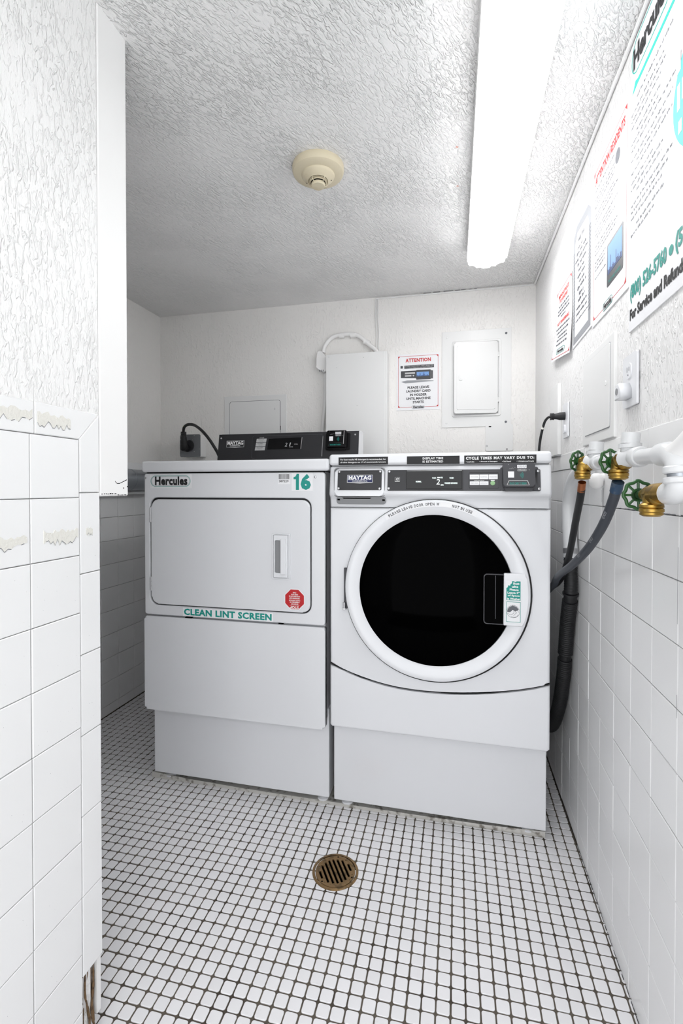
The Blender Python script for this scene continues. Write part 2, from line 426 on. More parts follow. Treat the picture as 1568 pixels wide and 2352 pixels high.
# alcove wall
FR_A = wall_xp(XN-.008)
za = [.049+.1125*k for k in range(0, 11)]
xa = [2.165-.1175*k for k in range(11, 0, -1)]+[2.165, 2.2825, 2.40]
row(FR_A, xa, .003, za[0], wall_alcove)
for a, b in zip(za[:-1], za[1:]): row(FR_A, xa, a, b, wall_alcove)
row(FR_A, xa, za[-1], 1.222, wall_alcove)
g = G(); g.box((XN-.02, .62, 0), (XN-.0065, YB, 1.215)); obj('joint_bed', g, 'wgrout', wall_alcove)
# back wall tiles (mostly hidden by the machines): joined
g = G(); frb = wall_y(YB-.001); V_, F_ = wtile_mesh(.1079, .1079, .006)
for kz in range(11):
    for kx in range(18):
        cx = XN+.06+kx*Q; cz = .06+kz*Q
        if cx > XR-.05: continue
        g.add([frb.p(cx+p[0], cz+p[1], p[2]) for p in V_], F_)
o = obj('tile_field', g, 'wtile', wall_back); o['kind'] = 'stuff'

# paint chips on the left wall tiles
def chip(fr, x0, y0, x1, y1, parent, n=16, d=.0096):
    up = [(x0+(x1-x0)*k/n, y1+random.uniform(-.25, .1)*(y1-y0)) for k in range(n+1)]
    dn = [(x0+(x1-x0)*k/n, y0+random.uniform(-.05, .45)*(y1-y0)) for k in range(n+1)]
    g = G(); g.plate(fr, dn+up[::-1], d-.0008, d+.0002); obj('paint_chip', g, 'chip', parent)
    g = G()
    for k in range(n):
        if random.random() < .8:
            g.flat(fr, [dn[k], (dn[k+1][0], dn[k+1][1]), (dn[k+1][0], dn[k+1][1]-.0009), (dn[k][0], dn[k][1]-.0011)], d+.0003)
    obj('chip_edge', g, 'ink_grey', parent)
for q in ((.56, 1.199, .667, 1.221), (.677, 1.196, .749, 1.221), (.56, .990, .655, 1.012), (.688, .988, .766, 1.015), (.786, .998, .803, 1.013)):
    chip(FR_L, *q, wall_left)
g = G()
for k in range(90):
    x = random.uniform(.56, .815); z = random.choice((random.uniform(.6, .97), random.uniform(.2, .97))); g.flat(FR_L, circ(x, z, random.uniform(.0002, .0005), 5), .0096)
obj('specks', g, 'ink_grey', wall_left)['kind'] = 'stuff'
# cracked joints on the right wall
g = G(); fr = wall_x(XR-.0022)
x = -1.34
while x < -.86:
    L_ = random.uniform(.004, .02)
    if random.random() < .75: g.quad(fr, x, 1.0432+random.uniform(-.0006, .0006), x+L_, 1.0442+random.uniform(0, .0012), 0)
    x += L_
for yy, z0, z1 in ((-.9157, .86, .99), (-1.347, 1.055, 1.085), (-.9157, .70, .74)):
    g.quad(fr, yy-.0006, z0, yy+.0006, z1, 0)
obj('joint_crack', g, 'ink_grey', wall_right)
# dark line where the right wall meets the floor, as small gaps
g = G(); y = .8
while y < 2.3:
    L_ = random.uniform(.01, .05); wd = random.uniform(.0004, .0014); g.add([(XR-.0012-wd, y, .0006), (XR-.0005, y, .0006), (XR-.0005, y+L_, .0006), (XR-.0012-wd*.6, y+L_, .0006)], [(0, 1, 2, 3)])
    y += L_+random.uniform(0, .012)
obj('edge_gap', g, 'ink', floor)
# tile remnant strip / plaster drips along the right foot
# broken corner of the left wall
t = G(); rnd = random.Random(3)
def lump(g, c, s):
    b = bmesh.new(); bmesh.ops.create_icosphere(b, subdivisions=2, radius=1)
    ph = [rnd.uniform(0, 6) for _ in range(6)]
    for v in b.verts:
        q = 1+.22*math.sin(4*v.co.x+ph[0])+.18*math.sin(5*v.co.y+ph[1])+.15*math.sin(7*v.co.z+ph[2])+rnd.uniform(-.07, .07)
        v.co = Vector((c[0]+v.co.x*s[0]*q, c[1]+v.co.y*s[1]*q, c[2]+v.co.z*s[2]*q))
    g.bm(b)
for k in range(34): lump(t, (XL-.013-rnd.uniform(0, .016), rnd.uniform(.775, .808), rnd.uniform(.0, .145)), (rnd.uniform(.004, .008), rnd.uniform(.003, .007), rnd.uniform(.006, .018)))
for k in range(26): lump(t, (XL+rnd.uniform(-.03, .010), rnd.uniform(.752, .800), rnd.uniform(-.004, .003)), (rnd.uniform(.004, .010), rnd.uniform(.004, .009), .005))
o = obj('broken_mortar', t, 'rubble_a', wall_left); o['kind'] = 'stuff'
t = G()
for k in range(5):
    y = .779+.007*k; t.tube(curve([(XL-.008, y, .147), (XL-.008+rnd.uniform(-.005, .004), y+rnd.uniform(-.006, .006), .10), (XL-.005, y+rnd.uniform(-.008, .008), .045), (XL+.000, y+rnd.uniform(-.004, .004), .002)], 4), [rnd.uniform(.0008, .0026) for _ in range(13)], 6)
o = obj('rusty_lath', t, 'rubble_b', wall_left); o['kind'] = 'stuff'
t = G(); t.box((XL-.034, .773, 0), (XL-.030, .812, .15)); obj('cavity_back', t, 'rubble_b', wall_left)
t = G(); t.box((XL-.03, .812, .035), (XL-.003, .8225, .15)); obj('wall_end_shard', t, 'paint', wall_left)
t = G(); 
for k in range(12): lump(t, (XL+rnd.uniform(-.004, .026), rnd.uniform(.782, .803), .002), (rnd.uniform(.004, .012), rnd.uniform(.003, .006), .003))
obj('loose_plaster', t, 'chip', wall_left)

# ceiling cracks, beads and corner cables
g = G(); g.tube(curve([(XR-.006, y, ZC-.009+.001*math.sin(y*9)) for y in (.6, .9, 1.2, 1.5, 1.8, 2.1, 2.39)], 6), .0045, 8)
o = obj('ceiling_cable', g, 'paint_smooth', smooth=True); tag(o, 'white painted cable run along the corner of ceiling and right wall', 'cable')
g = G(); g.tube([(-.386, YB-.004, ZC-.008), (-.1, YB-.0045, ZC-.0085), (XR-.01, YB-.004, ZC-.008)], .0035, 8)
g.tube(curve([(-.386, YB-.004, ZC-.004), (-.3865, YB-.004, 1.95), (-.382, YB-.004, 1.87), (-.383, YB-.004, 1.80), (-.381, YB-.004, 1.765)], 6), .003, 8)
o = obj('thin_cable', g, 'paint_smooth', smooth=True); tag(o, 'thin painted cable along back ceiling edge dropping to tall white box, left of the pair', 'cable')
g = G(); g.tube(curve([(-.375, YB-.004, ZC-.012), (-.3755, YB-.004, 1.95), (-.370, YB-.004, 1.87), (-.3715, YB-.004, 1.80), (-.366, YB-.004, 1.765)], 6), .003, 8)
o = obj('thin_cable', g, 'paint_smooth', smooth=True); tag(o, 'short thin painted cable from ceiling to tall white box, right of the pair', 'cable')
g = G(); x = -.15
while x < .1:
    L_ = random.uniform(.01, .05); g.add([(x, YB-.0085, ZC-.0025), (x+L_, YB-.0085, ZC-.0025), (x+L_, YB-.0085, ZC-.0045), (x, YB-.0085, ZC-.0045)], [(0, 1, 2, 3)]); x += L_+random.uniform(0, .02)
obj('crack', g, 'ink_grey', ceiling)

# ================================================================== ceiling light
def fixture(label, cx, y0, y1, lens, group=None):
    r = .074; t = thing('ceiling_light', label, 'light', (cx, (y0+y1)/2, ZC), group)
    def stad(rr, n=18):
        out = []
        for k in range(n+1): a = PI*k/n; out.append((cx+rr*math.cos(a), y1-r+rr*math.sin(a)))
        for k in range(n+1): a = PI+PI*k/n; out.append((cx+rr*math.cos(a), y0+r+rr*math.sin(a)))
        return out
    f = Fr((0, 0, ZC), (1, 0, 0), (0, -1, 0))   # faces down
    P_ = lambda pts: [(x, -y) for x, y in pts][::-1]
    g = G(); g.plate(f, P_(stad(r)), 0, .060); obj('housing', g, 'paint_smooth', t, smooth=30)
    g = G(); g.plate(f, P_(stad(r-.0006)), .060, .076, .014, 6); obj('diffuser', g, lens, t, smooth=60)
    for e in (y0+r, y1-r):
        g = G(); g.box((cx-r-.0012, e-.003, ZC-.05), (cx+r+.0012, e+.003, ZC-.02)); obj('end_clip', g, 'plastic_w', t)
    return t
fixture('long white lit ceiling fixture with rounded ends beside the right wall', .121, .80, 2.022, 'lens')

# ================================================================== smoke detector
SD = (-.398, 1.391, ZC)
t = thing('smoke_detector', 'cream round smoke detector on the stippled ceiling', 'smoke detector', SD)
dn = (0, 0, -1)
g = G(); g.lathe(SD, dn, [(.076, 0), (.077, .004), (.077, .014), (.0745, .021), (.070, .024), (.048, .027)], 56); obj('base', g, 'cream', t, smooth=30)
g = G(); g.lathe(SD, dn, [(.0495, .0265), (.049, .029), (.046, .033), (.033, .041), (.029, .043), (.0275, .040), (.020, .040)], 56); obj('cover', g, 'cream', t, smooth=30)
g = G(); g.lathe(SD, dn, [(.019, .040), (.019, .052), (.0, .052)], 40); obj('sensor_core', g, 'dark', t)
g = G()
for z in (.043, .047): g.lathe(SD, dn, [(.0265, z), (.0265, z+.002), (.0225, z+.002), (.0225, z)], 40)
obj('vent_ring', g, 'cream', t, smooth=30)
g = G(); g.lathe(SD, dn, [(.0205, .051), (.021, .053), (.0205, .057), (.019, .059), (0, .0595)], 40); obj('cap', g, 'cream', t, smooth=30)
for k in range(5):
    a = .6+2*PI*k/5; g = G(); c_, s_ = math.cos(a), math.sin(a)
    g.tube([Vector(SD)+Vector((c_*.032, s_*.032, -.041)), Vector(SD)+Vector((c_*.028, s_*.028, -.051)), Vector(SD)+Vector((c_*.02, s_*.02, -.055))], .0012, 6); obj('rib', g, 'cream', t)
for a in (2.9, .35):
    g = G(); g.lathe(Vector(SD)+Vector((math.cos(a)*.039, math.sin(a)*.039, -.0368)), dn, [(.0016, 0), (.0016, .0012), (0, .0012)], 10); obj('indicator_hole', g, 'dark', t)

# ================================================================== floor drain
DC = (DRC[0], DRC[1], 0)
t = thing('floor_drain', 'round bronze floor drain grate set in the white mosaic tiles', 'drain', DC)
f = flat_z(0); f.o = Vector((DRC[0], DRC[1], 0))
g = G(); g.lathe(DC, (0, 0, 1), [(.0655, -.002), (.0655, .0012), (.064, .0022), (.0585, .0026), (.0585, -.004)], 56); obj('collar', g, 'bronze', t, smooth=30)
g = G(); g.lathe(DC, (0, 0, 1), [(.058, -.0018), (0, -.0018)], 40); obj('well', g, 'dark', t)
# grate made of bars between slots inside a rim
ang = math.atan2(-.0591, .0364); fx = Fr(DC, (math.sin(-ang), math.cos(-ang), 0), (-math.cos(-ang), math.sin(-ang), 0))
dirv = Vector((.0364, -.0591, 0)).normalized(); fx = Fr(DC, (-dirv.y, dirv.x, 0), (-dirv.x*1, -dirv.y*1, 0))
if fx.n.z < 0: fx = Fr(DC, (dirv.y, -dirv.x, 0), (-dirv.x, -dirv.y, 0))
g = G(); R0 = .0560; NS = 8; pit = .0121
g.ring(fx, circ(0, 0, R0, 72), circ(0, 0, .0495, 72), -.0015, .0022, .0006)
obj('grate_rim', g, 'bronze', t, smooth=30)
hl = [.0130, .0315, .0385, .0425, .0425, .0385, .0315, .0130]
edges = [-.0498]
for k in range(NS):
    c_ = (k-(NS-1)/2)*pit; edges += [c_-.0030, c_+.0030]
edges.append(.0498)
for k in range(0, len(edges), 2):
    a, b = edges[k], edges[k+1]; pts = []
    n = 8
    up = [(a+(b-a)*i/n, math.sqrt(max(.0498**2-(a+(b-a)*i/n)**2, 0))) for i in range(n+1)]
    g = G(); g.plate(fx, [(x, -y) for x, y in up]+up[::-1], -.0015, .0019, .0005, 1); obj('grate_bar', g, 'bronze', t)
for k in range(NS):   # solid metal at both ends of each slot
    c_ = (k-(NS-1)/2)*pit; lim = math.sqrt(.0498**2-c_**2)
    for sg in (-1, 1):
        if lim-hl[k] > .001:
            g = G(); q = sorted((sg*hl[k], sg*lim)); g.plate(fx, rrect(c_-.0034, q[0], c_+.0034, q[1], .0005, 1), -.0015, .0018); obj('grate_web', g, 'bronze', t)
for a in (1.1, 3.6, 5.5):
    g = G(); g.flat(fx, circ(.0515*math.cos(a), .0515*math.sin(a), .0024, 12), .0024); obj('screw_hole', g, 'dark', t)

# ================================================================== sheet-metal tray under both machines
g = G(); g.box((-1.105, 1.584, .0002), (.279, 2.21, .011), .0008, 1)
g.plate(wall_y(1.585), [(-1.105, .0004), (.279, .0004), (.279, .0205), (.22, .0185), (.10, .0140), (-.10, .0115), (-.45, .0105), (-.75, .0115), (-.95, .0150), (-1.08, .0205), (-1.105, .0215)], -.001, .0015, .0005, 1)
o = obj('drip_tray', g, 'tray'); tag(o, 'worn shiny sheet-metal tray on the floor under both machines', 'tray')

# ================================================================== dryer
DX0, DX1 = -1.0834, -.4110
dry = thing('dryer', 'white front-loading dryer numbered 16 with black control console, left machine', 'dryer', (-.75, 1.86, .011))
g = G(); g.box((DX0, 1.567, .0345), (DX1, 2.19, .34), .004, 2); obj('pedestal', g, 'enamel', dry, wn=True)
for x in (DX0+.05, DX1-.03):
    for y in (1.60, 2.14):
        g = G(); g.lathe((x, y, .011), (0, 0, 1), [(.019, 0), (.019, .005), (.012, .008), (.007, .010), (.007, .024)], 20); obj('foot', g, 'plastic_w', dry, smooth=30)
g = G(); g.box((DX0+.004, 1.5325, .31), (DX1-.004, 2.19, 1.146), .006); obj('body', g, 'enamel', dry, wn=True)
f = wall_y(1.535)
# front panel with a door opening
out = rrect(DX0, .6365, DX1, 1.1425, .010, 6); inn = rrect(-1.0605, .6725, -.4585, 1.0565, .030, 6)
g = G(); g.ring(f, out, inn, -.002, .020, .0045); obj('front_panel', g, 'enamel', dry, wn=True)
g = G(); g.flat(f, rrect(-1.07, .66, -.45, 1.07, .02), .0032); obj('opening_back', g, 'charcoal', dry)
door = None
g = G(); g.plate(f, rrect(-1.0535, .677, -.4618, 1.0500, .026, 8), .005, .0215, .005, 3); door = obj('door', g, 'enamel', dry, wn=True)
# recessed handle
hf = wall_y(1.535-.0215)
g = G(); g.ring(hf, rrect(-.5935, .7845, -.5290, .9385, .003, 2), rrect(-.5895, .7885, -.5330, .9345, .003, 2), 0, .0035, .001)
g.ring(hf, rrect(-.5880, .7910, -.5390, .9325, .003, 2), rrect(-.5835, .8065, -.5625, .9155, .004, 2), 0, .0055, .0012)
obj('handle', g, 'plastic_w', door, wn=True)
g = G(); g.plate(hf, rrect(-.5625, .8015, -.5440, .9200, .002, 2), .0052, .010, .002); obj('handle_grip', g, 'plastic_w', door, wn=True)
g = G(); g.flat(hf, rrect(-.5835, .8065, -.5625, .9155, .004, 2), .0006); obj('handle_pocket', g, 'plastic_g', door)
for z0, z1 in ((.9685, 1.020), (.7225, .7715)):
    g = G()
    for a, b in ((0, .36), (.38, .68), (.70, 1)): g.tube([(-1.0572, 1.5145, z0+(z1-z0)*a), (-1.0572, 1.5145, z0+(z1-z0)*b)], .0034, 12)
    g.lathe((-1.0572, 1.5145, z1), (0, 0, 1), [(.0028, 0), (.0022, .002), (0, .0028)], 12)
    g.box((-1.0610, 1.5150, z0), (-1.0575, 1.5165, z1)); obj('hinge', g, 'chrome', dry, smooth=40)
for x in (-1.0775, -.4440):
    g = G(); screw(g, f, x, 1.1265, .0046, .020); obj('screw', g, 'chrome', dry)
# lower panel
g = G(); g.plate(wall_y(1.535), rrect(DX0, .2945, DX1, .6310, .009, 5), -.002, .0225, .008, 3); obj('lower_panel', g, 'enamel', dry, wn=True)
for q in (((-.575, 1.520, .6295), (-.560, 1.535, .6365)), ((-.925, 1.5195, .6312), (-.90, 1.535, .634))):
    g = G(); g.box(*q); obj('latch_gap', g, 'dark', dry)
g = G(); g.box((-1.0885, 1.505, 1.1465), (-.3955, 2.20, 1.1860), .009, 4); obj('lid', g, 'enamel', dry, wn=True)
g = G(); g.box((DX0+.006, 1.5215, 1.1415), (DX1-.006, 2.18, 1.1475)); obj('lid_gap', g, 'dark', dry)
# stickers on the front
sf = wall_y(1.5148)
g = G(); g.flat(sf, rrect(-1.060, 1.0900, -.8935, 1.1385, .003, 3), 0); s = obj('sticker', g, 'paper', dry, label='white sticker with the name Hercules in a teal outline')
capsule_logo(sf, -1.0560, 1.0955, -.8985, 1.1340, s, d=.0003)
g = G(); g.quad(sf, -.5745, 1.1030, -.5300, 1.1375); s = obj('sticker', g, 'paper', dry, label='small white barcode sticker reading 387229')
g = G(); x = -.5715
while x < -.5335:
    wd = random.choice((.0005, .0008, .0013)); g.quad(sf, x, 1.1195, x+wd, 1.1365, .0003); x += wd+random.choice((.0006, .0009, .0012))
obj('barcode', g, 'ink', s)
g = G(); put_text(g, sf, '387229', -.5705, 1.1095, -.5365, 1.1165, .0003); obj('lettering', g, 'ink', s)
g = G(); g.quad(sf, -.5260, 1.0805, -.4520, 1.1395); s = obj('sticker', g, 'paper', dry, label='sticker with a big teal number 16')
g = G(); put_text(g, sf, '6', -.4945, 1.0840, -.4590, 1.1370, .0003, bold=.06); g.flat(sf, [(-.5110, 1.0840), (-.5000, 1.0840), (-.5000, 1.1370), (-.5080, 1.1370), (-.5120, 1.1290), (-.5190, 1.1260), (-.5190, 1.1190), (-.5110, 1.1190)], .0003); obj('lettering', g, 'teal', s)
g = G(); g.quad(sf, -.9300, .6390, -.5920, .6690, .0004); s = obj('sticker', g, 'paper', dry, label='strip reading CLEAN LINT SCREEN in teal')
g = G(); put_text(g, sf, 'CLEAN LINT SCREEN', -.9260, .6425, -.5970, .6660, .0007, bold=.045, spacing=1.08); obj('lettering', g, 'teal', s)
df = wall_y(1.5132)
oc = lambda r: [(-.5155+r*math.cos(PI/8+PI/4*k), .7195+r*math.sin(PI/8+PI/4*k)) for k in range(8)]
g = G(); g.flat(df, oc(.0382), 0); s = obj('sticker', g, 'paper', door, label='red octagonal STOP sticker stuck on upside down')
g = G(); g.flat(df, oc(.0355), .0002); obj('red_field', g, 'stopred', door)
g = G(); put_text(g, df, 'STOP', -.5320, .6880, -.5010, .6975, .0004, bold=.03, flip=True)
for k, (t_, hw) in enumerate((('DO NOT DRY', .0125), ('RUBBERIZED OR', .017), ('PLASTIC ARTICLES', .0195), ('SYNTHETICS AND', .018), ('WOOLENS MUST BE', .0195), ('DRIED WITH', .012), ('CARE', .006))):
    z = .7020+k*.0060+(.002 if k > 2 else 0); put_text(g, df, t_, -.5155-hw, z, -.5155+hw, z+.0038, .0004, bold=.03, flip=True)
g.quad(df, -.5345, .7212, -.4965, .7218, .0004); g.quad(df, -.5330, .6995, -.4985, .7001, .0004)
obj('lettering', g, 'white_ink', door)
# console: sloping black face with white shell
cx0, cx1 = -1.0680, -.4035
b0, b1 = Vector((cx0, 2.030, 1.186)), Vector((cx0, 2.056, 1.3390))
CF = Fr((0, 2.030, 1.186), (1, 0, 0), (0, .026, .153))
CH = (b1-b0).length
g = G()
ys_ = [(2.0315, 1.186), (2.0575, 1.3385), (2.085, 1.3440), (2.150, 1.3440), (2.150, 1.186)]
n = len(ys_); V = [(cx0+.001, y, z) for y, z in ys_]+[(cx1+.0005, y, z) for y, z in ys_]
g.add(V, [list(range(n)), [n+k for k in range(n)][::-1]]+[(k, k+n, (k+1) % n+n, (k+1) % n) for k in range(n)])
cons = obj('console', g, 'enamel', dry)
g = G(); g.plate(CF, [(cx0, 0), (cx1, 0), (cx1, CH), (cx0, CH)], -.001, .003, .0006, 1); obj('console_face', g, 'black_matt', cons)
rz = lambda z: (z-1.186)/(.153)*CH
g = G(); g.ring(CF, rrect(-.9000, rz(1.222), -.5640, rz(1.329), .010), rrect(-.8980, rz(1.224), -.5660, rz(1.327), .009), .003, .0042); obj('face_bead', g, 'charcoal', cons)
g = G(); g.flat(CF, rrect(-.8980, rz(1.224), -.5660, rz(1.327), .009), .0032); obj('face_inset', g, 'black_matt', cons)
g = G(); g.plate(CF, [(-.8240, rz(1.264)), (-.6690, rz(1.264)), (-.6650, rz(1.316)), (-.8190, rz(1.313))], .003, .0052, .0006, 1); obj('display', g, 'black_gloss', cons)
for x0, z0, x1, z1, d in ((-.6645, 1.2645, -.6610, 1.3160, .0055), (-.5665, 1.230, -.5650, 1.318, .0044)):
    g = G(); g.tube([CF.p(x0, rz(z0), d), CF.p(x1, rz(z1), d)], .0010, 6); obj('bright_edge', g, 'silver_ink', cons)
g = G()
put_text(g, CF, '2', -.7410, rz(1.2760), -.7300, rz(1.2930), .0056, bold=0, slant=.2); put_text(g, CF, '1', -.7195, rz(1.2780), -.7150, rz(1.2930), .0056, bold=0, slant=.2)
put_text(g, CF, 'MINUTES', -.7190, rz(1.2715), -.7020, rz(1.2755), .0056); put_text(g, CF, 'NORMAL', -.6960, rz(1.2835), -.6790, rz(1.2875), .0056)
put_text(g, CF, 'CYCLES', -.8650, rz(1.3165), -.8430, rz(1.3220), .0034)
obj('lettering', g, 'silver_ink', cons)
for k, (t1, t2) in enumerate((('HEAVY DUTY', 'COTTONS'), ('NORMAL', 'PERM PRESS'), ('DELICATES', 'KNITS'))):
    z = 1.2980-.0185*k; dx = -.0022*k
    g = G(); g.plate(CF, [(-.8800+dx, rz(z)), (-.8320+dx, rz(z)), (-.8300+dx, rz(z+.0165)), (-.8780+dx, rz(z+.0165))], .003, .0045, .0004, 1); b_ = obj('cycle_button', g, 'silver_ink', cons)
    g = G(); put_text(g, CF, t1, -.8700+dx, rz(z+.0095), -.8420+dx, rz(z+.0130), .0048); put_text(g, CF, t2, -.8650+dx, rz(z+.0040), -.8460+dx, rz(z+.0068), .0048); obj('lettering', g, 'ink', cons)
def maker_plate(fr, x0, y0, x1, y1, d, parent, blue):
    g = G(); g.ring(fr, [(x0, y0), (x1, y0), (x1, y1), (x0, y1)], [(x0+.0016, y0+.0016), (x1-.0016, y0+.0016), (x1-.0016, y1-.0016), (x0+.0016, y1-.0016)], d, d+.0006)
    g.flat(fr, [(x0, y0), ((x0+x1)/2, y0-.0028), (x1, y0)], d+.0004); obj('nameplate_border', g, 'silver_ink', parent)
    h = y1-y0; g = G(); g.quad(fr, x0+.0016, y0+.0016, x1-.0016, y1-.0016, d+.0002); obj('nameplate_field', g, 'navy' if blue else 'ink', parent)
    g = G(); put_text(g, fr, 'MAYTAG', x0+.0045, y0+h*.36, x1-.0045, y1-h*.10, d+.0006, bold=.04)
    xx0, xx1, yt, yb = x0+.0045, x1-.0045, y1-h*.10, y0+h*.36   # slab feet
    for fxx in (.02, .09, .165, .185, .30, .52, .60, .695, .81):
        g.quad(fr, xx0+(xx1-xx0)*fxx-.0012, yb-.0001, xx0+(xx1-xx0)*fxx+.0022, yb+.0011, d+.0007)
    put_text(g, fr, 'COMMERCIAL', x0+(x1-x0)*.2, y0+h*.13, x1-(x1-x0)*.2, y0+h*.29, d+.0006, bold=.02); obj('lettering', g, 'white_ink', parent)
maker_plate(CF, -1.0270, rz(1.2780), -.9390, rz(1.3085), .0032, cons, False)
for x, z in ((-1.0560, 1.321), (-1.0600, 1.213), (-.4200, 1.323), (-.4240, 1.222)):
    g = G(); screw(g, CF, x, rz(z), .0040, .003); obj('screw', g, 'chrome', cons)
# card readers
def reader(fr, x0, y0, x1, y1, parent, d0, depth, name='card_reader'):
    W, H_ = x1-x0, y1-y0
    g = G(); g.plate(fr, rrect(x0-.006, y0+H_*.02, x1+.012, y1-H_*.10, .004), d0, d0+.006, .001); g.plate(fr, rrect(x0, y0+H_*.12, x1, y1, .006, 5), d0, d0+depth, .004, 3)
    g.plate(fr, rrect(x0+.004, y0, x1-.004, y0+H_*.2, .004), d0, d0+depth*.55, .003, 2)
    r = obj(name, g, 'charcoal' if d0 == 0 else 'black_gloss', parent, wn=True)
    d = d0+depth+.0003
    X = lambda a: x0+W*a
    Y = lambda b: y0+H_*b
    g = G(); g.quad(fr, X(.15), Y(.45), X(.34), Y(.68), d)
    for k in range(4): g.quad(fr, X(.44+.075*k), Y(.80), X(.44+.075*k+.068), Y(.92), d)
    obj('white_label', g, 'paper', parent)
    g = G()
    for k in range(4): put_text(g, fr, '8', X(.455+.075*k), Y(.83), X(.455+.075*k+.04), Y(.91), d+.0002, bold=0)
    obj('digits', g, 'ink_light', parent)
    g = G(); g.ring(fr, rrect(X(.44), Y(.69), X(.74), Y(.77), H_*.039, 4), rrect(X(.446), Y(.70), X(.734), Y(.76), H_*.029, 4), d, d+.0002); put_text(g, fr, 'HERCULES', X(.48), Y(.705), X(.70), Y(.755), d+.0001)
    dashes(g, fr, X(.19), X(.33), Y(.775), .0008, d); g.flat(fr, circ(X(.81), Y(.73), .0011, 8), d); g.flat(fr, circ(X(.28), Y(.83), .0008, 8), d); g.flat(fr, circ(X(.37), Y(.83), .0008, 8), d); g.flat(fr, circ(X(.165), Y(.93), .0013, 3, -PI/2), d)
    obj('print', g, 'silver_ink', parent)
    g = G()
    for k in range(4):   # contactless waves
        rr = H_*(.05+.035*k); a = [( X(.50)+rr*math.cos(q), Y(.54)+rr*math.sin(q)) for q in [math.radians(-50+10*i) for i in range(11)]]
        b = [( X(.50)+(rr-.0009)*math.cos(q), Y(.54)+(rr-.0009)*math.sin(q)) for q in [math.radians(-50+10*i) for i in range(11)]]
        g.flat(fr, a+b[::-1], d)
    put_text(g, fr, 'PLACE CARD TO BEGIN', X(.20), Y(.20), X(.72), Y(.28), d)
    obj('teal_print', g, 'teal', parent)
    g = G(); g.ring(fr, [(X(.10), Y(.17)), (X(.82), Y(.17)), (X(.76), Y(.35)), (X(.17), Y(.35))], [(X(.125), Y(.185)), (X(.795), Y(.185)), (X(.745), Y(.33)), (X(.185), Y(.33))], d, d+.0004); obj('slot_outline', g, 'silver_ink' if d0 == 0 else 'ink', parent)
    return r
reader(CF, -.5440, rz(1.2540), -.4530, rz(1.3370), cons, .003, .022)
g = G(); g.tube([CF.p(-.4660, rz(1.277), .0262), CF.p(-.4645, rz(1.334), .0262)], .0013, 6); obj('bright_edge', g, 'silver_ink', cons)

# ================================================================== washer
wash = thing('washer', 'white front-loading washer with big round dark-glass door, right machine', 'washer', (-.056, 1.86, .011))
WX0, WX1 = -.3940, .2785
g = G(); g.box((WX0, 1.565, .0335), (WX1, 2.19, .34), .004, 2); obj('pedestal', g, 'enamel', wash, wn=True)
for x in (WX0+.04, WX1-.05):
    for y in (1.60, 2.14):
        g = G(); g.lathe((x, y, .011), (0, 0, 1), [(.019, 0), (.019, .005), (.012, .008), (.007, .010), (.007, .024)], 20); obj('foot', g, 'plastic_w', wash, smooth=30)
g = G(); g.box((WX0+.003, 1.535, .315), (WX1-.003, 2.19, 1.165), .006); obj('body', g, 'enamel', wash, wn=True)
wf = wall_y(1.537)
arc = [(-.3925, .5205), (-.36, .5085), (-.33, .4970), (-.29, .4850), (-.25, .4745), (-.21, .4665), (-.17, .4612), (-.13, .4583), (-.09, .4573), (-.05, .4578), (-.01, .4597), (.03, .4630), (.07, .4675), (.11, .4730), (.15, .4795), (.19, .4875), (.23, .4975), (.2605, .5070), (.2775, .5130)]
top = [(.2775, 1.0265), (-.3925, 1.0265)]
g = G(); g.plate(wf, arc+top, 0, .027, .009, 4); obj('front_panel', g, 'enamel', wash, wn=True)
low = [(x, z-.0065) for x, z in arc]
g = G(); g.plate(wf, [(-.3925, .318), (-.386, .3105), (.270, .3085), (.2775, .316)]+low[::-1], 0, .029, .008, 4); obj('lower_panel', g, 'enamel', wash, wn=True)
g = G(); g.plate(wf, [(x, z-.010) for x, z in arc]+[(x, z+.004) for x, z in arc[::-1]], 0, .012); obj('panel_gap', g, 'dark', wash)
# control fascia, profile swept along X
prof = [(1.54, 1.160), (1.520, 1.160), (1.5125, 1.1585), (1.5100, 1.1550), (1.4985, 1.0850), (1.4965, 1.0750), (1.4975, 1.0690), (1.5020, 1.0640), (1.5080, 1.0600), (1.5120, 1.0480), (1.5135, 1.0300), (1.518, 1.0280), (1.54, 1.0280)]
n = len(prof); V = []; nx = 0; X_ = [(WX0, .010), (WX0+.003, .004), (WX0+.009, 0), (WX1-.009, 0), (WX1-.003, .004), (WX1, .010)]
for x, ins in X_: V += [(x, min(y+ins, 1.54), z) for y, z in prof]
F = [list(range(n))[::-1], [(len(X_)-1)*n+k for k in range(n)]]
for j in range(len(X_)-1):
    for k in range(n): F.append((j*n+k, j*n+(k+1) % n, (j+1)*n+(k+1) % n, (j+1)*n+k))
g = G(); g.add(V, F); obj('control_fascia', g, 'enamel', wash, smooth=50)
g = G(); g.box((WX0+.006, 1.520, 1.1590), (WX1-.006, 2.18, 1.1645)); g.box((.0-.382, 1.5135, 1.0255), (-.20, 1.54, 1.0280)); g.box((.10, 1.5135, 1.0245), (.268, 1.54, 1.0275)); obj('lid_gap', g, 'plastic_g', wash)
g = G(); g.box((WX0-.001, 1.503, 1.1630), (WX1-.0005, 2.20, 1.1990), .010, 4); lid = obj('lid', g, 'enamel', wash, wn=True)
lf = wall_y(1.5028)
STR = []
for x0, x1, lab in ((-.3625, -.2025, 'black strip about detergent on the lid edge'), (-.1435, .0160, 'black strip reading DISPLAY TIME IS ESTIMATED'), (.0295, .2350, 'black strip reading CYCLE TIMES MAY VARY DUE TO')):
    g = G(); g.quad(lf, x0, 1.1640, x1, 1.1888); STR.append(obj('sticker', g, 'ink', wash, label=lab))
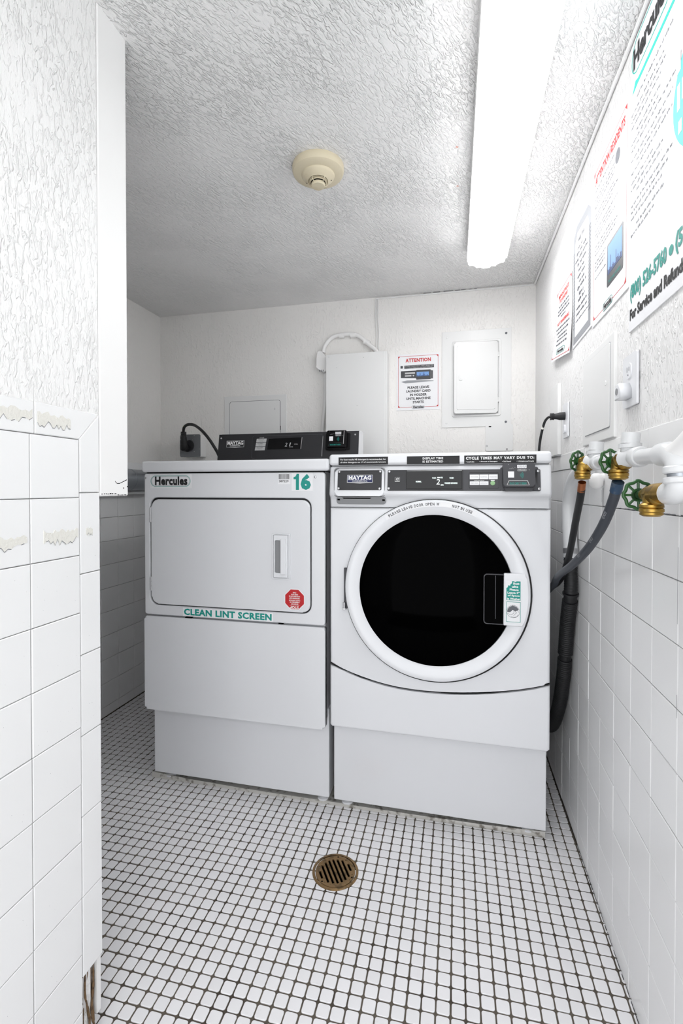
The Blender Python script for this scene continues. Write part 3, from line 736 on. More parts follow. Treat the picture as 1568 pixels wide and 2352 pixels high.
LT = ((('For best results HE detergent is recommended, for', -.3560, 1.1772, -.2090, 1.1838, 1, .02), ('all other detergents use 1/4 of recommended amount.', -.3560, 1.1690, -.2090, 1.1750, 1, .02)),
      (('DISPLAY TIME', -.0950, 1.1785, -.0330, 1.1850, 1.1, .03), ('IS ESTIMATED', -.0950, 1.1685, -.0330, 1.1750, 1.1, .03)),
      (('CYCLE TIMES MAY VARY DUE TO:', .0345, 1.1760, .2290, 1.1848, 1.2, .045), ('• Load size', .0345, 1.1675, .0590, 1.1718, 1, .02), ('• Amount of detergent', .0740, 1.1675, .1260, 1.1718, 1, .02), ('• Soil level', .1390, 1.1675, .1640, 1.1718, 1, .02), ('• Unbalanced loads', .1800, 1.1675, .2280, 1.1718, 1, .02)))
for st, ls in zip(STR, LT):
    for t_, a, z0, b, z1, sp, bo in ls:
        g = G(); put_text(g, lf, t_, a, z0, b, z1, .0003, bold=bo, spacing=sp); obj('lettering', g, 'white_ink', st)
# face of the fascia (slightly leaning)
PF = Fr((0, 1.4985-(.0850)*0, 1.0850), (1, 0, 0), (0, .0115, .070))
pz = lambda z: (z-1.085)*PF.y.z**-1
# dispenser drawer
g = G(); g.ring(wall_y(1.5135), rrect(-.3765, 1.0600, -.2115, 1.1555, .012), rrect(-.3745, 1.0620, -.2135, 1.1535, .011), -.001, .0155); obj('drawer_seam', g, 'plastic_g', wash)
g = G(); g.plate(PF, rrect(-.3740, pz(1.0640), -.2145, pz(1.1530), .012, 6), -.010, .0040, .004, 3); drawer = obj('detergent_drawer', g, 'enamel', wash, wn=True)
RF = Fr((0, 1.5130, 1.0300), (1, 0, 0), (0, -.0115, .034))
g = G(); g.plate(RF, rrect(-.3700, .0085, -.2100, .0345, .010, 6), -.001, .0006); obj('drawer_recess', g, 'plastic_g', wash)
for q in ([(-.3540, .0345), (-.3460, .0275), (-.2600, .0275), (-.2500, .0345)], [(-.3665, .0215), (-.3580, .0215), (-.3580, .0275), (-.3665, .0275)], [(-.2210, .0205), (-.2125, .0205), (-.2125, .0265), (-.2210, .0265)]):
    g = G(); g.flat(RF, q, .0009); obj('recess_slot', g, 'dark', wash)
g = G(); g.plate(PF, rrect(-.3640, pz(1.0830), -.2220, pz(1.1455), .003, 3), .004, .0065, .0008, 2); obj('drawer_plate', g, 'black_matt', drawer, wn=True)
maker_plate(PF, -.3330, pz(1.1060), -.2500, pz(1.1310), .0066, drawer, True)
for x, z in ((-.3595, 1.1415), (-.2270, 1.1415), (-.3600, 1.0880), (-.2280, 1.0875)):
    g = G(); screw(g, PF, x, pz(z), .0038, .0065); obj('screw', g, 'chrome', drawer)
# control plate
g = G(); g.plate(PF, rrect(-.2035, pz(1.0815), .1400, pz(1.1460), .003, 3), -.001, .0035, .0008, 2); cp = obj('control_plate', g, 'black_matt', wash, wn=True)
g = G(); g.plate(PF, rrect(.0270, pz(1.0820), .1405, pz(1.1440), .001, 2), .0035, .0040); obj('keypad_surround', g, 'charcoal', cp)
g = G(); g.plate(PF, rrect(-.1445, pz(1.0865), .0230, pz(1.1420), .001, 2), .003, .0065, .0008, 2); obj('display', g, 'black_gloss', cp)
g = G(); g.tube([PF.p(-.1430, pz(1.1425), .0066), PF.p(.0225, pz(1.1425), .0066)], .0007, 6); obj('bright_edge', g, 'silver_ink', cp)
g = G()
for t_, x0, z0, x1, z1 in (('NORMAL', -.1150, 1.1065, -.0985, 1.1115), ('WASH', -.0660, 1.1180, -.0540, 1.1220), ('MINUTES', -.0500, 1.1190, -.0340, 1.1235), ('WASH', -.0140, 1.1175, -.0015, 1.1220), ('WASHER RUNNING', -.0285, 1.1015, .0095, 1.1065), ('MIN', -.0395, 1.0965, -.0315, 1.1005)):
    put_text(g, PF, t_, x0, pz(z0), x1, pz(z1), .0068)
put_text(g, PF, '2', -.0530, pz(1.1000), -.0430, pz(1.1165), .0068, bold=0, slant=.12)
obj('lit_display_print', g, 'lcd', cp)
g = G(); q = (-.1805, pz(1.1090), -.1650, pz(1.1235)); g.ring(PF, [(q[0], q[1]), (q[2], q[1]), (q[2], q[3]), (q[0], q[3])], [(q[0]+.0006, q[1]+.0006), (q[2]-.0006, q[1]+.0006), (q[2]-.0006, q[3]-.0006), (q[0]+.0006, q[3]-.0006)], .0036, .0038)
g.quad(PF, q[0]+.001, q[1]+.001, q[2]-.001, q[1]+.0032, .0038); put_text(g, PF, 'e', q[0]+.002, q[1]+.0045, q[2]-.003, q[3]-.002, .0038, slant=.2); g.flat(PF, circ(q[2]-.003, q[3]-.003, .0011, 5), .0038)
obj('energy_emblem', g, 'silver_ink', cp)
g = G(); g.ring(PF, rrect(.0430, pz(1.0885), .1300, pz(1.1365), .004, 3), rrect(.0440, pz(1.0895), .1290, pz(1.1355), .0035, 3), .0038, .0046); obj('keypad_bead', g, 'black_gloss', cp)
g = G()
keys = [(.0460, .0730, 1.1155, 1.1300, 'POWER'), (.0740, .1000, 1.1155, 1.1300, 'NORMAL'), (.1010, .1265, 1.1155, 1.1300, 'DELICATES'), (.0460, .0730, 1.0985, 1.1095, 'PERM PRESS'), (.0740, .1000, 1.0985, 1.1095, 'SUPER CYCLE')]
for x0, x1, z0, z1, t_ in keys:
    g = G(); g.plate(PF, rrect(x0, pz(z0), x1, pz(z1), .0005, 1), .004, .0052, .0003, 1); k_ = obj('key', g, 'paper', cp)
    g = G(); put_text(g, PF, t_, x0+.003, pz((z0+z1)/2-.0016), x1-.003, pz((z0+z1)/2+.0016), .0055, bold=0); obj('lettering', g, 'ink_light', cp)
g = G(); g.quad(PF, .1065, pz(1.1110), .1180, pz(1.1135), .0042); dashes(g, PF, .0580, .0880, pz(1.1112), .0016, .0042); obj('keypad_print', g, 'white_ink', cp)
g = G(); g.lathe(PF.p(.1122, pz(1.1040), .004), PF.n, [(.0068, 0), (.0066, .0012), (.005, .0017), (0, .002)], 24); obj('start_button', g, 'greenbtn', cp, smooth=40)
for x, z in ((-.1985, 1.1415), (-.1995, 1.0885)):
    g = G(); screw(g, PF, x, pz(z), .0038, .0035); obj('screw', g, 'chrome', cp)
g = G(); g.plate(PF, rrect(.1380, pz(1.0805), .2460, pz(1.1450), .004, 3), -.001, .006, .001, 2); obj('reader_mount', g, 'charcoal', wash, wn=True)
for x, z in ((.2395, 1.1390), (.2415, 1.0870)):
    g = G(); screw(g, PF, x, pz(z), .0040, .006); obj('screw', g, 'chrome', wash)
reader(PF, .1400, pz(1.0800), .2280, pz(1.1590), wash, 0, .030)
# door
DCX, DCZ, DY = -.0590, .7755, 1.482
g = G(); g.lathe((-.0578, 1.5115, .7715), (0, -1, 0), [(.2850, 0), (.2845, .004), (.2790, .004), (.2790, 0)], 96); obj('door_gasket', g, 'black_gloss', wash, smooth=30)
n_ = 96
g = G(); g.lathe((DCX, 1.508, DCZ), (0, -1, 0), [(.2775, 0), (.2785, .004), (.2785, .017), (.2765, .0235), (.2720, .0262), (.2640, .0268), (.2560, .0255), (.2360, .0185), (.2325, .0160), (.2320, .004)], 112); wd = obj('door', g, 'plastic_w', wash, smooth=30)
GC = (-.0612, 1.508, .7745)
g = G(); g.lathe(GC, (0, -1, 0), [(.2335, .010), (.2320, .0155), (.2200, .0185), (.1900, .0225), (.1500, .0262), (.1000, .0290), (.0500, .0305), (0, .0310)], 96); obj('door_glass', g, 'glass', wd, smooth=60)
# finger pocket and grip
hfr = wall_y(1.508)
g = G(); g.ring(hfr, rrect(.0860, .6860, .1600, .8360, .010, 5), rrect(.0890, .6890, .1600-.003, .8330, .008, 5), .014, .0285, .001); obj('pocket_rim', g, 'charcoal', wd, smooth=30)
g = G(); g.flat(hfr, rrect(.0890, .6890, .158, .8330, .008, 5), .0262); obj('pocket', g, 'glass', wd)
g = G(); g.tube([hfr.p(.1200, .703, .0270), hfr.p(.1200, .831, .0270)], .0012, 6); obj('pocket_rib', g, 'charcoal', wd)
gp = [(.1440, .6860)]
aa = [math.radians(q) for q in (-19.8, -16, -12, -8, -4, 0, 4, 8, 11, 13.8)]
gp += [(DCX+.2700*math.cos(q), DCZ+.2700*math.sin(q)) for q in aa]
gp += [(.1455, .8395), (.1430, .8370), (.1420, .6890)]
g = G(); g.plate(hfr, gp, .012, .0325, .004, 3); grip = obj('grip', g, 'plastic_w', wd, wn=True)
gf = wall_y(1.508-.0330)
g = G(); g.quad(gf, .1490, .7605, .1905, .8190); g.quad(gf, .1490, .6960, .1905, .7590); s = obj('sticker', g, 'paper', wd, label='worn green and white sticker asking for space in the washer')
g = G(); pts = [(.1500, .7620), (.1892, .7620), (.1892, .8180), (.1790, .8180), (.1745, .8160), (.1700, .8178), (.1650, .8175), (.1660, .8120), (.1620, .8100), (.1600, .8040), (.1560, .8060), (.1530, .7990), (.1500, .7980)]
g.flat(gf, pts, .0002); obj('green_print', g, 'teal', wd)
g = G()
for k, (t_, a, b) in enumerate((('Best', .1690, .1860), ('ults', .1650, .1830), ('Please', .1590, .1840), ('Leave 5"', .1530, .1865), ('of Space', .1535, .1870), ('in Washer', .1520, .1885))):
    z = .8110-.0090*k; put_text(g, gf, t_, a, z-.003, b, z+.0035, .0004, bold=.04)
obj('lettering', g, 'white_ink', wd)
g = G(); g.ring(gf, [(.1500, .6980), (.1895, .6980), (.1895, .7575), (.1500, .7575)], [(.1512, .6992), (.1883, .6992), (.1883, .7563), (.1512, .7563)], .0001, .0004); obj('green_border', g, 'teal', wd)
g = G(); cc = (.1690, .7290)
g.ring(gf, circ(cc[0], cc[1], .0185, 32), circ(cc[0], cc[1], .0178, 32), .0002, .0005)
g.flat(gf, [(cc[0]+.0165*math.cos(a), cc[1]+.0165*math.sin(a)) for a in [math.radians(q) for q in range(20, 200, 12)]]+[(cc[0]-.008, cc[1]-.002), (cc[0]-.001, cc[1]+.005), (cc[0]+.006, cc[1]+.001)], .0003)
for p in (((-.016, -.006), (-.005, -.010), (.002, -.004), (.001, .004)), ((.004, .002), (.010, -.003), (.004, -.008), (.001, -.013)), ((-.006, -.014), (.002, -.017), (.010, -.015), (.013, -.009)), ((.006, .004), (.013, .003), (.016, -.002))):
    for a, b in zip(p[:-1], p[1:]): g.tube([gf.p(cc[0]+a[0], cc[1]+a[1], .0004), gf.p(cc[0]+b[0], cc[1]+b[1], .0004)], .0004, 4)
put_text(g, gf, '5"', cc[0]-.004, cc[1]+.0155, cc[0]+.004, cc[1]+.0200, .0004)
obj('drawing', g, 'ink_grey', wd)
# curved wording on the ring
ringf = wall_y(1.508-.0273)
g = G(); aa = [math.radians(q) for q in range(62, 125, 2)]
g.flat(ringf, [(DCX+.2735*math.cos(a), DCZ+.2735*math.sin(a)) for a in aa]+[(DCX+.2585*math.cos(a), DCZ+.2585*math.sin(a)) for a in aa[::-1]], .0001); s = obj('sticker', g, 'paper', wd, label='curved strip reading PLEASE LEAVE DOOR OPEN WHEN NOT IN USE, partly peeled')
def arc_text(g, s_, a0, a1, r0, r1, d):
    """letters from angle a0 to a1 (degrees, decreasing) around the door centre"""
    wd_ = {' ': .55, 'I': .45, 'W': 1.35, 'M': 1.25, 'N': 1.05, 'L': .85, 'E': .9}
    ws = [wd_.get(c, 1.0) for c in s_]; tot = sum(ws); acc = 0
    for c, w_ in zip(s_, ws):
        am = math.radians(a0+(a1-a0)*(acc+w_/2)/tot); half = math.radians(abs(a1-a0)*w_/tot)/2*.78; acc += w_
        if c == ' ': continue
        rm = (r0+r1)/2; ex = Vector((math.sin(am), 0, -math.cos(am))); ey = Vector((math.cos(am), 0, math.sin(am)))
        lf_ = Fr(Vector((DCX, ringf.o.y-d, DCZ))+ey*r0, ex, ey); put_text(g, lf_, c, -half*rm, 0, half*rm, r1-r0, 0, bold=.02)
for s_, a0, a1 in (('PLEASE LEAVE DOOR OPEN W', 121.5, 86.5), ('NOT IN USE', 78.5, 65)):
    g = G(); arc_text(g, s_, a0, a1, .2615, .2705, .0004); obj('lettering', g, 'ink', wd)
g = G(); aa = [math.radians(q) for q in range(79, 87, 1)]
g.flat(ringf, [(DCX+.2725*math.cos(a), DCZ+.2725*math.sin(a)) for a in aa]+[(DCX+.2600*math.cos(a), DCZ+.2600*math.sin(a)) for a in aa[::-1]], .0006); obj('peeled_patch', g, 'white_ink', wd)
# door hinge on the left
g = G(); g.plate(wall_y(1.511), [(-.3440, .704), (-.3330, .704), (-.3330, .833), (-.3440, .833)], 0, .012, .002); obj('hinge_cover', g, 'charcoal', wash)
g = G(); g.tube([(-.3420, 1.494, .706), (-.3420, 1.494, .724)], .004, 10); g.box((-.3475, 1.490, .700), (-.3360, 1.506, .706), .001); obj('hinge_pin', g, 'chrome', wash)

# ================================================================== back wall
bf = wall_y(YB)
def corner_marks(g, fr, x0, y0, x1, y1, s, d):
    for (cx, cy, sx, sy) in ((x0, y0, 1, 1), (x1, y0, -1, 1), (x1, y1, -1, -1), (x0, y1, 1, -1)):
        g.flat(fr, [(cx, cy), (cx+sx*s, cy), (cx, cy+sy*s)], d)
def border(g, fr, x0, y0, x1, y1, w_, d):
    g.ring(fr, [(x0, y0), (x1, y0), (x1, y1), (x0, y1)], [(x0+w_, y0+w_), (x1-w_, y0+w_), (x1-w_, y1-w_), (x0+w_, y1-w_)], d, d+.0001)
# attention sign
t = thing('sign', 'ATTENTION sign about leaving the laundry card in the holder, on back wall', 'sign', (-.175, YB, 1.478))
g = G(); g.box((-.2815, YB-.0022, 1.4770), (-.0690, YB-.0002, 1.7550)); obj('sheet', g, 'paper', t)
f = wall_y(YB-.0023)
g = G(); border(g, f, -.2735, 1.4910, -.0770, 1.7450, .0016, .0002); corner_marks(g, f, -.2735, 1.4910, -.0770, 1.7450, .011, .0004); obj('red_border', g, 'red', t)
g = G(); put_text(g, f, 'ATTENTION', -.2370, 1.7140, -.1130, 1.7330, .0004, bold=.04, spacing=1.08); obj('heading', g, 'red', t)
for k, (s_, a, b) in enumerate((('PLEASE LEAVE', -.2270, -.1210), ('LAUNDRY CARD', -.2330, -.1140), ('IN HOLDER', -.2150, -.1330), ('UNTIL MACHINE', -.2330, -.1140), ('STARTS', -.2010, -.1470))):
    g = G(); z = 1.5830-.0182*k; put_text(g, f, s_, a, z, b, z+.0120, .0004, bold=.03); obj('lettering', g, 'ink', t)
g = G(); g.quad(f, -.2430, 1.6830, -.0980, 1.6990, .0003); g.quad(f, -.2620, 1.6850, -.2500, 1.6980, .0003); g.flat(f, [(-.2600, 1.6380), (-.1850, 1.6340), (-.1850, 1.6720), (-.2600, 1.6720)], .0003)
g.plate(f, rrect(-.1850, 1.6260, -.1130, 1.6740, .004), .0002, .0005); g.flat(f, [(-.1120, 1.6290), (-.1030, 1.6290), (-.1030, 1.6680), (-.1120, 1.6700)], .0003); obj('picture_machine', g, 'charcoal', t)
g = G(); g.flat(f, [(-.2580, 1.6190), (-.2380, 1.6110), (-.1000, 1.6160), (-.1000, 1.6190), (-.1600, 1.6230), (-.2300, 1.6250)], .0003); obj('picture_base', g, 'ink_light', t)
g = G(); g.quad(f, -.1820, 1.6420, -.1220, 1.6640, .0006); obj('picture_screen', g, 'sky_ink', t)
g = G()
for k in range(16): x = -.1810+.0037*k; g.quad(f, x, 1.6420, x+.0026, 1.6450+random.uniform(.001, .006)+(.009 if k in (4, 9) else 0), .0008)
obj('picture_skyline', g, 'navy', t)
g = G(); put_text(g, f, 'CYCLE TIMES MAY VARY DUE TO:', -.2400, 1.6920, -.1010, 1.6965, .0005); dashes(g, f, -.2380, -.1030, 1.6860, .0024, .0005); g.quad(f, -.2400, 1.6560, -.1900, 1.6640, .0005); g.quad(f, -.2400, 1.6440, -.2080, 1.6510, .0005); g.flat(f, circ(-.1980, 1.6475, .004, 12), .0005); obj('picture_labels', g, 'silver_ink', t)
g = G(); g.flat(f, rrect(-.2060, 1.4840, -.1430, 1.4990, .0074), .0005); obj('logo_back', g, 'paper', t)
capsule_logo(f, -.2060, 1.4840, -.1430, 1.4990, t, d=.0008, line=.0007, inner=False, ring='navy')
# breaker panel
t = thing('breaker_panel', 'white painted breaker panel with a small hinged door slightly ajar', 'electrical panel', (.10, YB, 1.385))
g = G(); g.ring(bf, [(-.0600, 1.3850), (.2620, 1.3850), (.2620, 1.8500), (-.0600, 1.8500)], [(.0060, 1.4500), (.2020, 1.4500), (.2020, 1.7860), (.0060, 1.7860)], -.001, .004, .001); obj('flange', g, 'paint_smooth', t)
g = G(); g.ring(bf, rrect(-.0120, 1.4350, .2160, 1.8010, .010), rrect(-.0020, 1.4450, .2060, 1.7910, .008), .003, .0085, .002); obj('raised_rim', g, 'paint_smooth', t, wn=True)
g = G(); g.flat(bf, [(.004, 1.448), (.204, 1.448), (.204, 1.788), (.004, 1.788)], .001); obj('panel_back', g, 'ink_grey', t)
a = math.radians(4.5); hx = .200
dfm = Fr((hx, YB-.008, 0), (math.cos(a), math.sin(a), 0), (0, 0, 1))
g = G(); g.plate(dfm, rrect(-.2030, 1.4480, 0, 1.7880, .008), -.002, .0080, .004, 2); g.plate(dfm, rrect(-.1900, 1.4660, -.0120, 1.7720, .006), .007, .0100, .002, 2); dr = obj('panel_door', g, 'paint_smooth', t, wn=True)
g = G(); g.plate(dfm, rrect(-.1800, 1.6060, -.1640, 1.6320, .004), .010, .0135, .001); g.plate(dfm, rrect(-.1740, 1.6120, -.1690, 1.6280, .002), .013, .0160, .001); obj('latch', g, 'paint_smooth', dr)
for z in (1.500, 1.715):
    g = G(); g.tube([(.2035, YB-.010, z), (.2035, YB-.010, z+.022)], .0045, 10); obj('hinge', g, 'paint_smooth', t, smooth=40)
for x, z in ((-.0350, 1.8220), (.2380, 1.8250), (.2380, 1.4050), (-.0370, 1.4080)):
    g = G(); screw(g, bf, x, z, .0055, .004); obj('screw', g, 'paint_smooth' if x < 0 else 'ink_grey', t)
# blank cover plate
t = thing('cover_plate', 'small square white blank plate under the breaker panel', 'cover plate', (.207, YB, 1.268))
g = G(); g.plate(bf, rrect(.1455, 1.2680, .2710, 1.3930, .005), -.001, .006, .0015); obj('plate', g, 'paint_smooth', t)
g = G(); g.plate(bf, rrect(.160, 1.381, .172, 1.386, .002, 2), .006, .0068); obj('slot', g, 'dark', t)
g = G(); g.quad(bf, .2420, 1.2700, .2455, 1.2790, .0064); obj('scratch', g, 'dark', t)
g = G(); g.ring(bf, rrect(.1480, 1.2870, .1550, 1.2960, .003, 3), rrect(.1495, 1.2885, .1535, 1.2945, .002, 3), .006, .0065); obj('screw', g, 'ink_grey', t)
# flush access panel behind the dryer
t = thing('access_panel', 'flush white access panel on back wall behind the dryer console', 'access panel', (-1.04, YB, 1.25))
g = G(); g.plate(bf, [(-1.2180, 1.2400), (-.8620, 1.2400), (-.8620, 1.5860), (-1.2180, 1.5860)], -.001, .003, .001, 1); obj('frame', g, 'paint_smooth', t)
g = G(); g.ring(bf, rrect(-1.1880, 1.2700, -.8950, 1.5580, .014), rrect(-1.1858, 1.2722, -.8975, 1.5562, .013), .0025, .0033); obj('door_gap', g, 'ink_grey', t)
g = G(); g.plate(bf, rrect(-1.1858, 1.2722, -.8980, 1.5560, .013), .002, .0042, .001); d_ = obj('panel_door', g, 'paint_smooth', t)
g = G(); g.ring(bf, circ(-.9220, 1.4000, .0070, 18), circ(-.9220, 1.4000, .0045, 18), .004, .005); g.plate(bf, rrect(-.9245, 1.3960, -.9195, 1.4040, .002, 2), .004, .0055); obj('latch', g, 'paint_smooth', d_)
g = G(); put_text(g, bf, '2', -.9290, 1.5060, -.9245, 1.5150, .0045); obj('number', g, 'ink_grey', d_)
g = G(); g.box((-.8965, YB-.0045, 1.398), (-.8935, YB-.002, 1.420)); obj('dark_gap', g, 'dark', t)
# tall white enclosure and its conduits
t = thing('enclosure_box', 'tall plain white metal box on back wall above the machines', 'box', (-.475, YB, 1.10))
g = G(); g.box((-.6260, 2.333, 1.100), (-.3190, YB+.002, 1.7580), .003); obj('casing', g, 'paint_smooth', t)
g = G(); g.plate(wall_y(2.334), [(-.6270, 1.098), (-.3300, 1.098), (-.3300, 1.7580), (-.6270, 1.7580)], 0, .004, .001, 1); obj('cover', g, 'paint_smooth', t)
g = G()
for x, z in ((-.612, 1.745), (-.436, 1.733), (-.571, 1.690), (-.468, 1.498)): g.flat(wall_y(2.3298), circ(x, z, .0016, 8), 0)
obj('pinholes', g, 'ink_light', t)['kind'] = 'stuff'
t = thing('conduit', 'white painted bent conduit arching over to the tall box, with a small fitting', 'conduit', (-.66, YB, 1.19))
g = G(); g.tube(curve([(-.6560, YB-.016, 1.786), (-.6500, YB-.016, 1.815), (-.6250, YB-.015, 1.850), (-.5900, YB-.014, 1.868), (-.5200, YB-.014, 1.872), (-.4700, YB-.014, 1.858), (-.4200, YB-.018, 1.812), (-.3850, YB-.024, 1.780), (-.3700, YB-.030, 1.755)], 8), .0105, 12); obj('bent_pipe', g, 'paint', t, smooth=50)
g = G(); g.tube(curve([(-.660, YB-.012, 1.19), (-.662, YB-.012, 1.40), (-.650, YB-.013, 1.52), (-.648, YB-.013, 1.68)], 6), .0085, 12); g.tube(curve([(-.676, YB-.008, 1.19), (-.670, YB-.008, 1.33), (-.655, YB-.009, 1.45), (-.652, YB-.009, 1.52)], 6), .004, 8); obj('down_pipe', g, 'paint', t, smooth=50)
g = G(); g.plate(wall_y(YB-.004), [(-.6900, 1.7060), (-.6750, 1.6960), (-.6480, 1.6780), (-.6300, 1.6900), (-.6300, 1.7600), (-.6480, 1.7640), (-.6600, 1.7900), (-.6820, 1.7900), (-.6870, 1.7700)], 0, .040, .006, 2); obj('fitting', g, 'paint', t, wn=True)
for x in (-.668, -.659, -.650):
    g = G(); g.tube([(x, YB-.044, 1.683), (x, YB-.044, 1.692)], .002, 6); obj('screw', g, 'ink_grey', t)
for zz, xx in ((1.868, -.56), (1.866, -.50), (1.83, -.43)):
    g = G(); g.tube([(xx-.014, YB-.014, zz), (xx+.014, YB-.014, zz+(.0 if xx < -.45 else -.012))], .0135, 12); obj('coupling', g, 'paint', t, smooth=50)
# dryer outlet box, plug and cord
t = thing('outlet_box', 'square surface outlet box with grey cover on back wall left of the console', 'outlet', (-1.39, YB, 1.258))
g = G(); g.box((-1.4480, 2.345, 1.2590), (-1.3290, YB+.001, 1.3790), .004); obj('box', g, 'paint_smooth', t)
g = G(); g.plate(wall_y(2.345), rrect(-1.4510, 1.2580, -1.3300, 1.3800, .008), 0, .004, .002); cv = obj('cover', g, 'boxgrey', t)
g = G(); g.lathe((-1.3960, 2.341, 1.3190), (0, -1, 0), [(.030, 0), (.029, .003), (.026, .004), (0, .004)], 32); obj('receptacle', g, 'black_matt', cv, smooth=40)
for x, z in ((-1.3650, 1.374), (-1.3650, 1.2880), (-1.4200, 1.2880), (-1.3350, 1.3000), (-1.4480, 1.3560), (-1.3750, 1.3500)):
    g = G(); screw(g, wall_y(2.341), x, z, .0022, 0); obj('screw', g, 'chrome', cv)
t = thing('power_cord', 'thick black dryer cord with angled plug in the grey-covered box', 'power cord', (-1.39, 2.30, 1.30))
g = G(); g.tube(curve([(-1.4060, 2.338, 1.3060), (-1.4060, 2.318, 1.3060), (-1.4060, 2.300, 1.3080)], 5), [.020]*11, 20); g.tube(curve([(-1.4055, 2.312, 1.300), (-1.4060, 2.306, 1.325), (-1.4060, 2.304, 1.352), (-1.4060, 2.303, 1.372)], 5), [.021]*5+[.019]*4+[.016]*4+[.0135]*3, 20); obj('plug', g, 'rubber', t, smooth=50)
for z in (1.374, 1.380, 1.386):
    g = G(); g.lathe((-1.406, 2.303, z), (0, 0, 1), [(.0145, 0), (.0145, .004)], 20); obj('strain_relief', g, 'rubber', t)
g = G(); g.tube(curve([(-1.4060, 2.303, 1.380), (-1.4040, 2.300, 1.402), (-1.3900, 2.290, 1.417), (-1.3550, 2.270, 1.424), (-1.3000, 2.240, 1.412), (-1.2300, 2.200, 1.370), (-1.185, 2.208, 1.310), (-1.148, 2.215, 1.232), (-1.14, 2.222, 1.10), (-1.135, 2.225, .95)], 8), .0075, 12); obj('cord', g, 'rubber', t, smooth=50)
g = G()
for p in ((-1.4005, 2.2905, 1.4125), (-1.3935, 2.2830, 1.4180)): g.lathe(p, (0, -1, 0), [(.0018, 0), (.0018, .001), (0, .001)], 8)
obj('yellow_mark', g, mat('yellow_print', srgb(200, 190, 90)), t)
# vent duct along the alcove wall
t = thing('vent_duct', 'round grey metal dryer duct running along the shadowed left alcove wall', 'duct', (-1.555, 1.9, 1.07))
g = G(); g.tube([(-1.5560, y, 1.131) for y in (1.15, 1.6, 2.0, 2.35)], .0525, 40); obj('pipe', g, 'galv', t, smooth=50)
g = G(); g.tube([(-1.574, y, 1.0680) for y in (1.15, 1.6, 2.0, 2.35)], .0085, 12); obj('lower_conduit', g, 'paint_smooth', t, smooth=50)
for y in (1.45, 2.05):
    g = G(); g.tube([(-1.5560, y, 1.131), (-1.5560, y+.02, 1.131)], .0540, 40); obj('collar', g, 'galv', t, smooth=50)

# ================================================================== right wall
rf = wall_x(XR)
def poster_sheet(fr, pts, bend=None, d=.0025):
    g = G(); g.plate(fr, pts, .0004, d); return g
# big service poster (runs past the picture's edge)
t = thing('poster', 'largest poster on right wall, with phone number and For Service and Refunds', 'poster', (XR, .85, 1.42))
f = wall_x(XR-.0032)
g = G(); g.plate(rf, [(-1.159, 1.426), (-.55, 1.424), (-.55, 2.038), (-1.157, 2.030)], .0004, .003); obj('sheet', g, 'paper', t)
f = wall_x(XR-.0034)
g = G(); g.ring(f, rrect(-1.150, 1.9560, -.9500, 2.0260, .033), rrect(-1.1478, 1.9582, -.9522, 2.0238, .031), 0, .0002); g.flat(f, [(-1.146, 1.9230), (-1.1280, 1.9420), (-1.1150, 1.9370), (-.66, 1.9370), (-.64, 1.9470), (-.62, 1.9270), (-.66, 1.9290), (-1.1150, 1.9270)], 0); obj('logo_outline', g, 'teal_print', t)
g = G(); put_text(g, f, 'Hercules', -1.1400, 1.9690, -.9650, 2.0120, .0003, bold=.045); obj('lettering', g, 'ink', t)
g = G(); z = 1.900
for k in range(18):
    x0 = -1.148+(.03 if k % 4 == 0 else 0); x1 = -1.148+random.uniform(.16, .22)
    if random.random() < .3: x1 -= .06
    dashes(g, f, x0, x1, z, .0055, .0002); z -= .0138 if k % 3 else .0205
obj('small_print', g, 'ink_grey', t)['kind'] = 'stuff'
g = G(); g.flat(f, [(-.78+.166*math.cos(a), 1.735+.125*math.sin(a)) for a in [2*PI*k/64 for k in range(64)]], .0003); obj('teal_oval', g, 'teal_print', t)
g = G()
for a, b, z0, z1, s_ in ((-.935, -.70, 1.790, 1.825, 'SERVICE'), (-.930, -.72, 1.735, 1.770, 'CENTER'), (-.925, -.75, 1.685, 1.715, 'HOURS')): dashes(g, f, a, b, z0, z1-z0, .0006, word=(.05, .1))
obj('oval_print', g, 'white_ink', t)['kind'] = 'stuff'
g = G(); put_text(g, f, '(800) 526-5760', -1.1490, 1.4835, -.9680, 1.5240, .0003, bold=.04); g.flat(f, circ(-.9500, 1.5050, .0090, 20), .0003); put_text(g, f, '(5', -.9330, 1.4860, -.9060, 1.5260, .0003, bold=.04); obj('phone_number', g, 'teal', t)
g = G(); put_text(g, f, 'For Service and Refunds', -1.1500, 1.4480, -.8950, 1.4720, .0003, bold=.045); obj('lettering', g, 'ink', t)
# third poster, red border
t = thing('poster', 'poster with red border headed ATTENTION RESIDENTS on right wall', 'poster', (XR, 1.31, 1.53))
g = G(); g.plate(rf, [(-1.4440, 1.5290), (-1.1640, 1.5270), (-1.1670, 1.9420), (-1.4460, 1.9470)], .0004, .0025); obj('sheet', g, 'paper', t)
f = wall_x(XR-.0027)
g = G(); border(g, f, -1.4310, 1.5440, -1.1780, 1.9350, .0014, 0); corner_marks(g, f, -1.4310, 1.5440, -1.1780, 1.9350, .014, .0002); obj('red_border', g, 'red', t)
g = G(); put_text(g, f, 'ATTENTION RESIDENTS', -1.4200, 1.8970, -1.1900, 1.9200, .0002, bold=.04, spacing=1.06); obj('heading', g, 'red', t)
g = G(); g.flat(f, circ(-1.2400, 1.8620, .0165, 24), .0002); obj('grey_disc', g, 'ink_grey', t)
g = G(); z = 1.880
for k in range(17):
    x1 = -1.26 if k < 4 else -1.26+random.uniform(-.03, .06)
    if z < 1.70: x1 = -1.335+random.uniform(-.01, .01)
    dashes(g, f, -1.4200, x1, z, .0045, .0002); z -= .0105 if k % 3 else .021
obj('small_print', g, 'ink_grey', t)['kind'] = 'stuff'
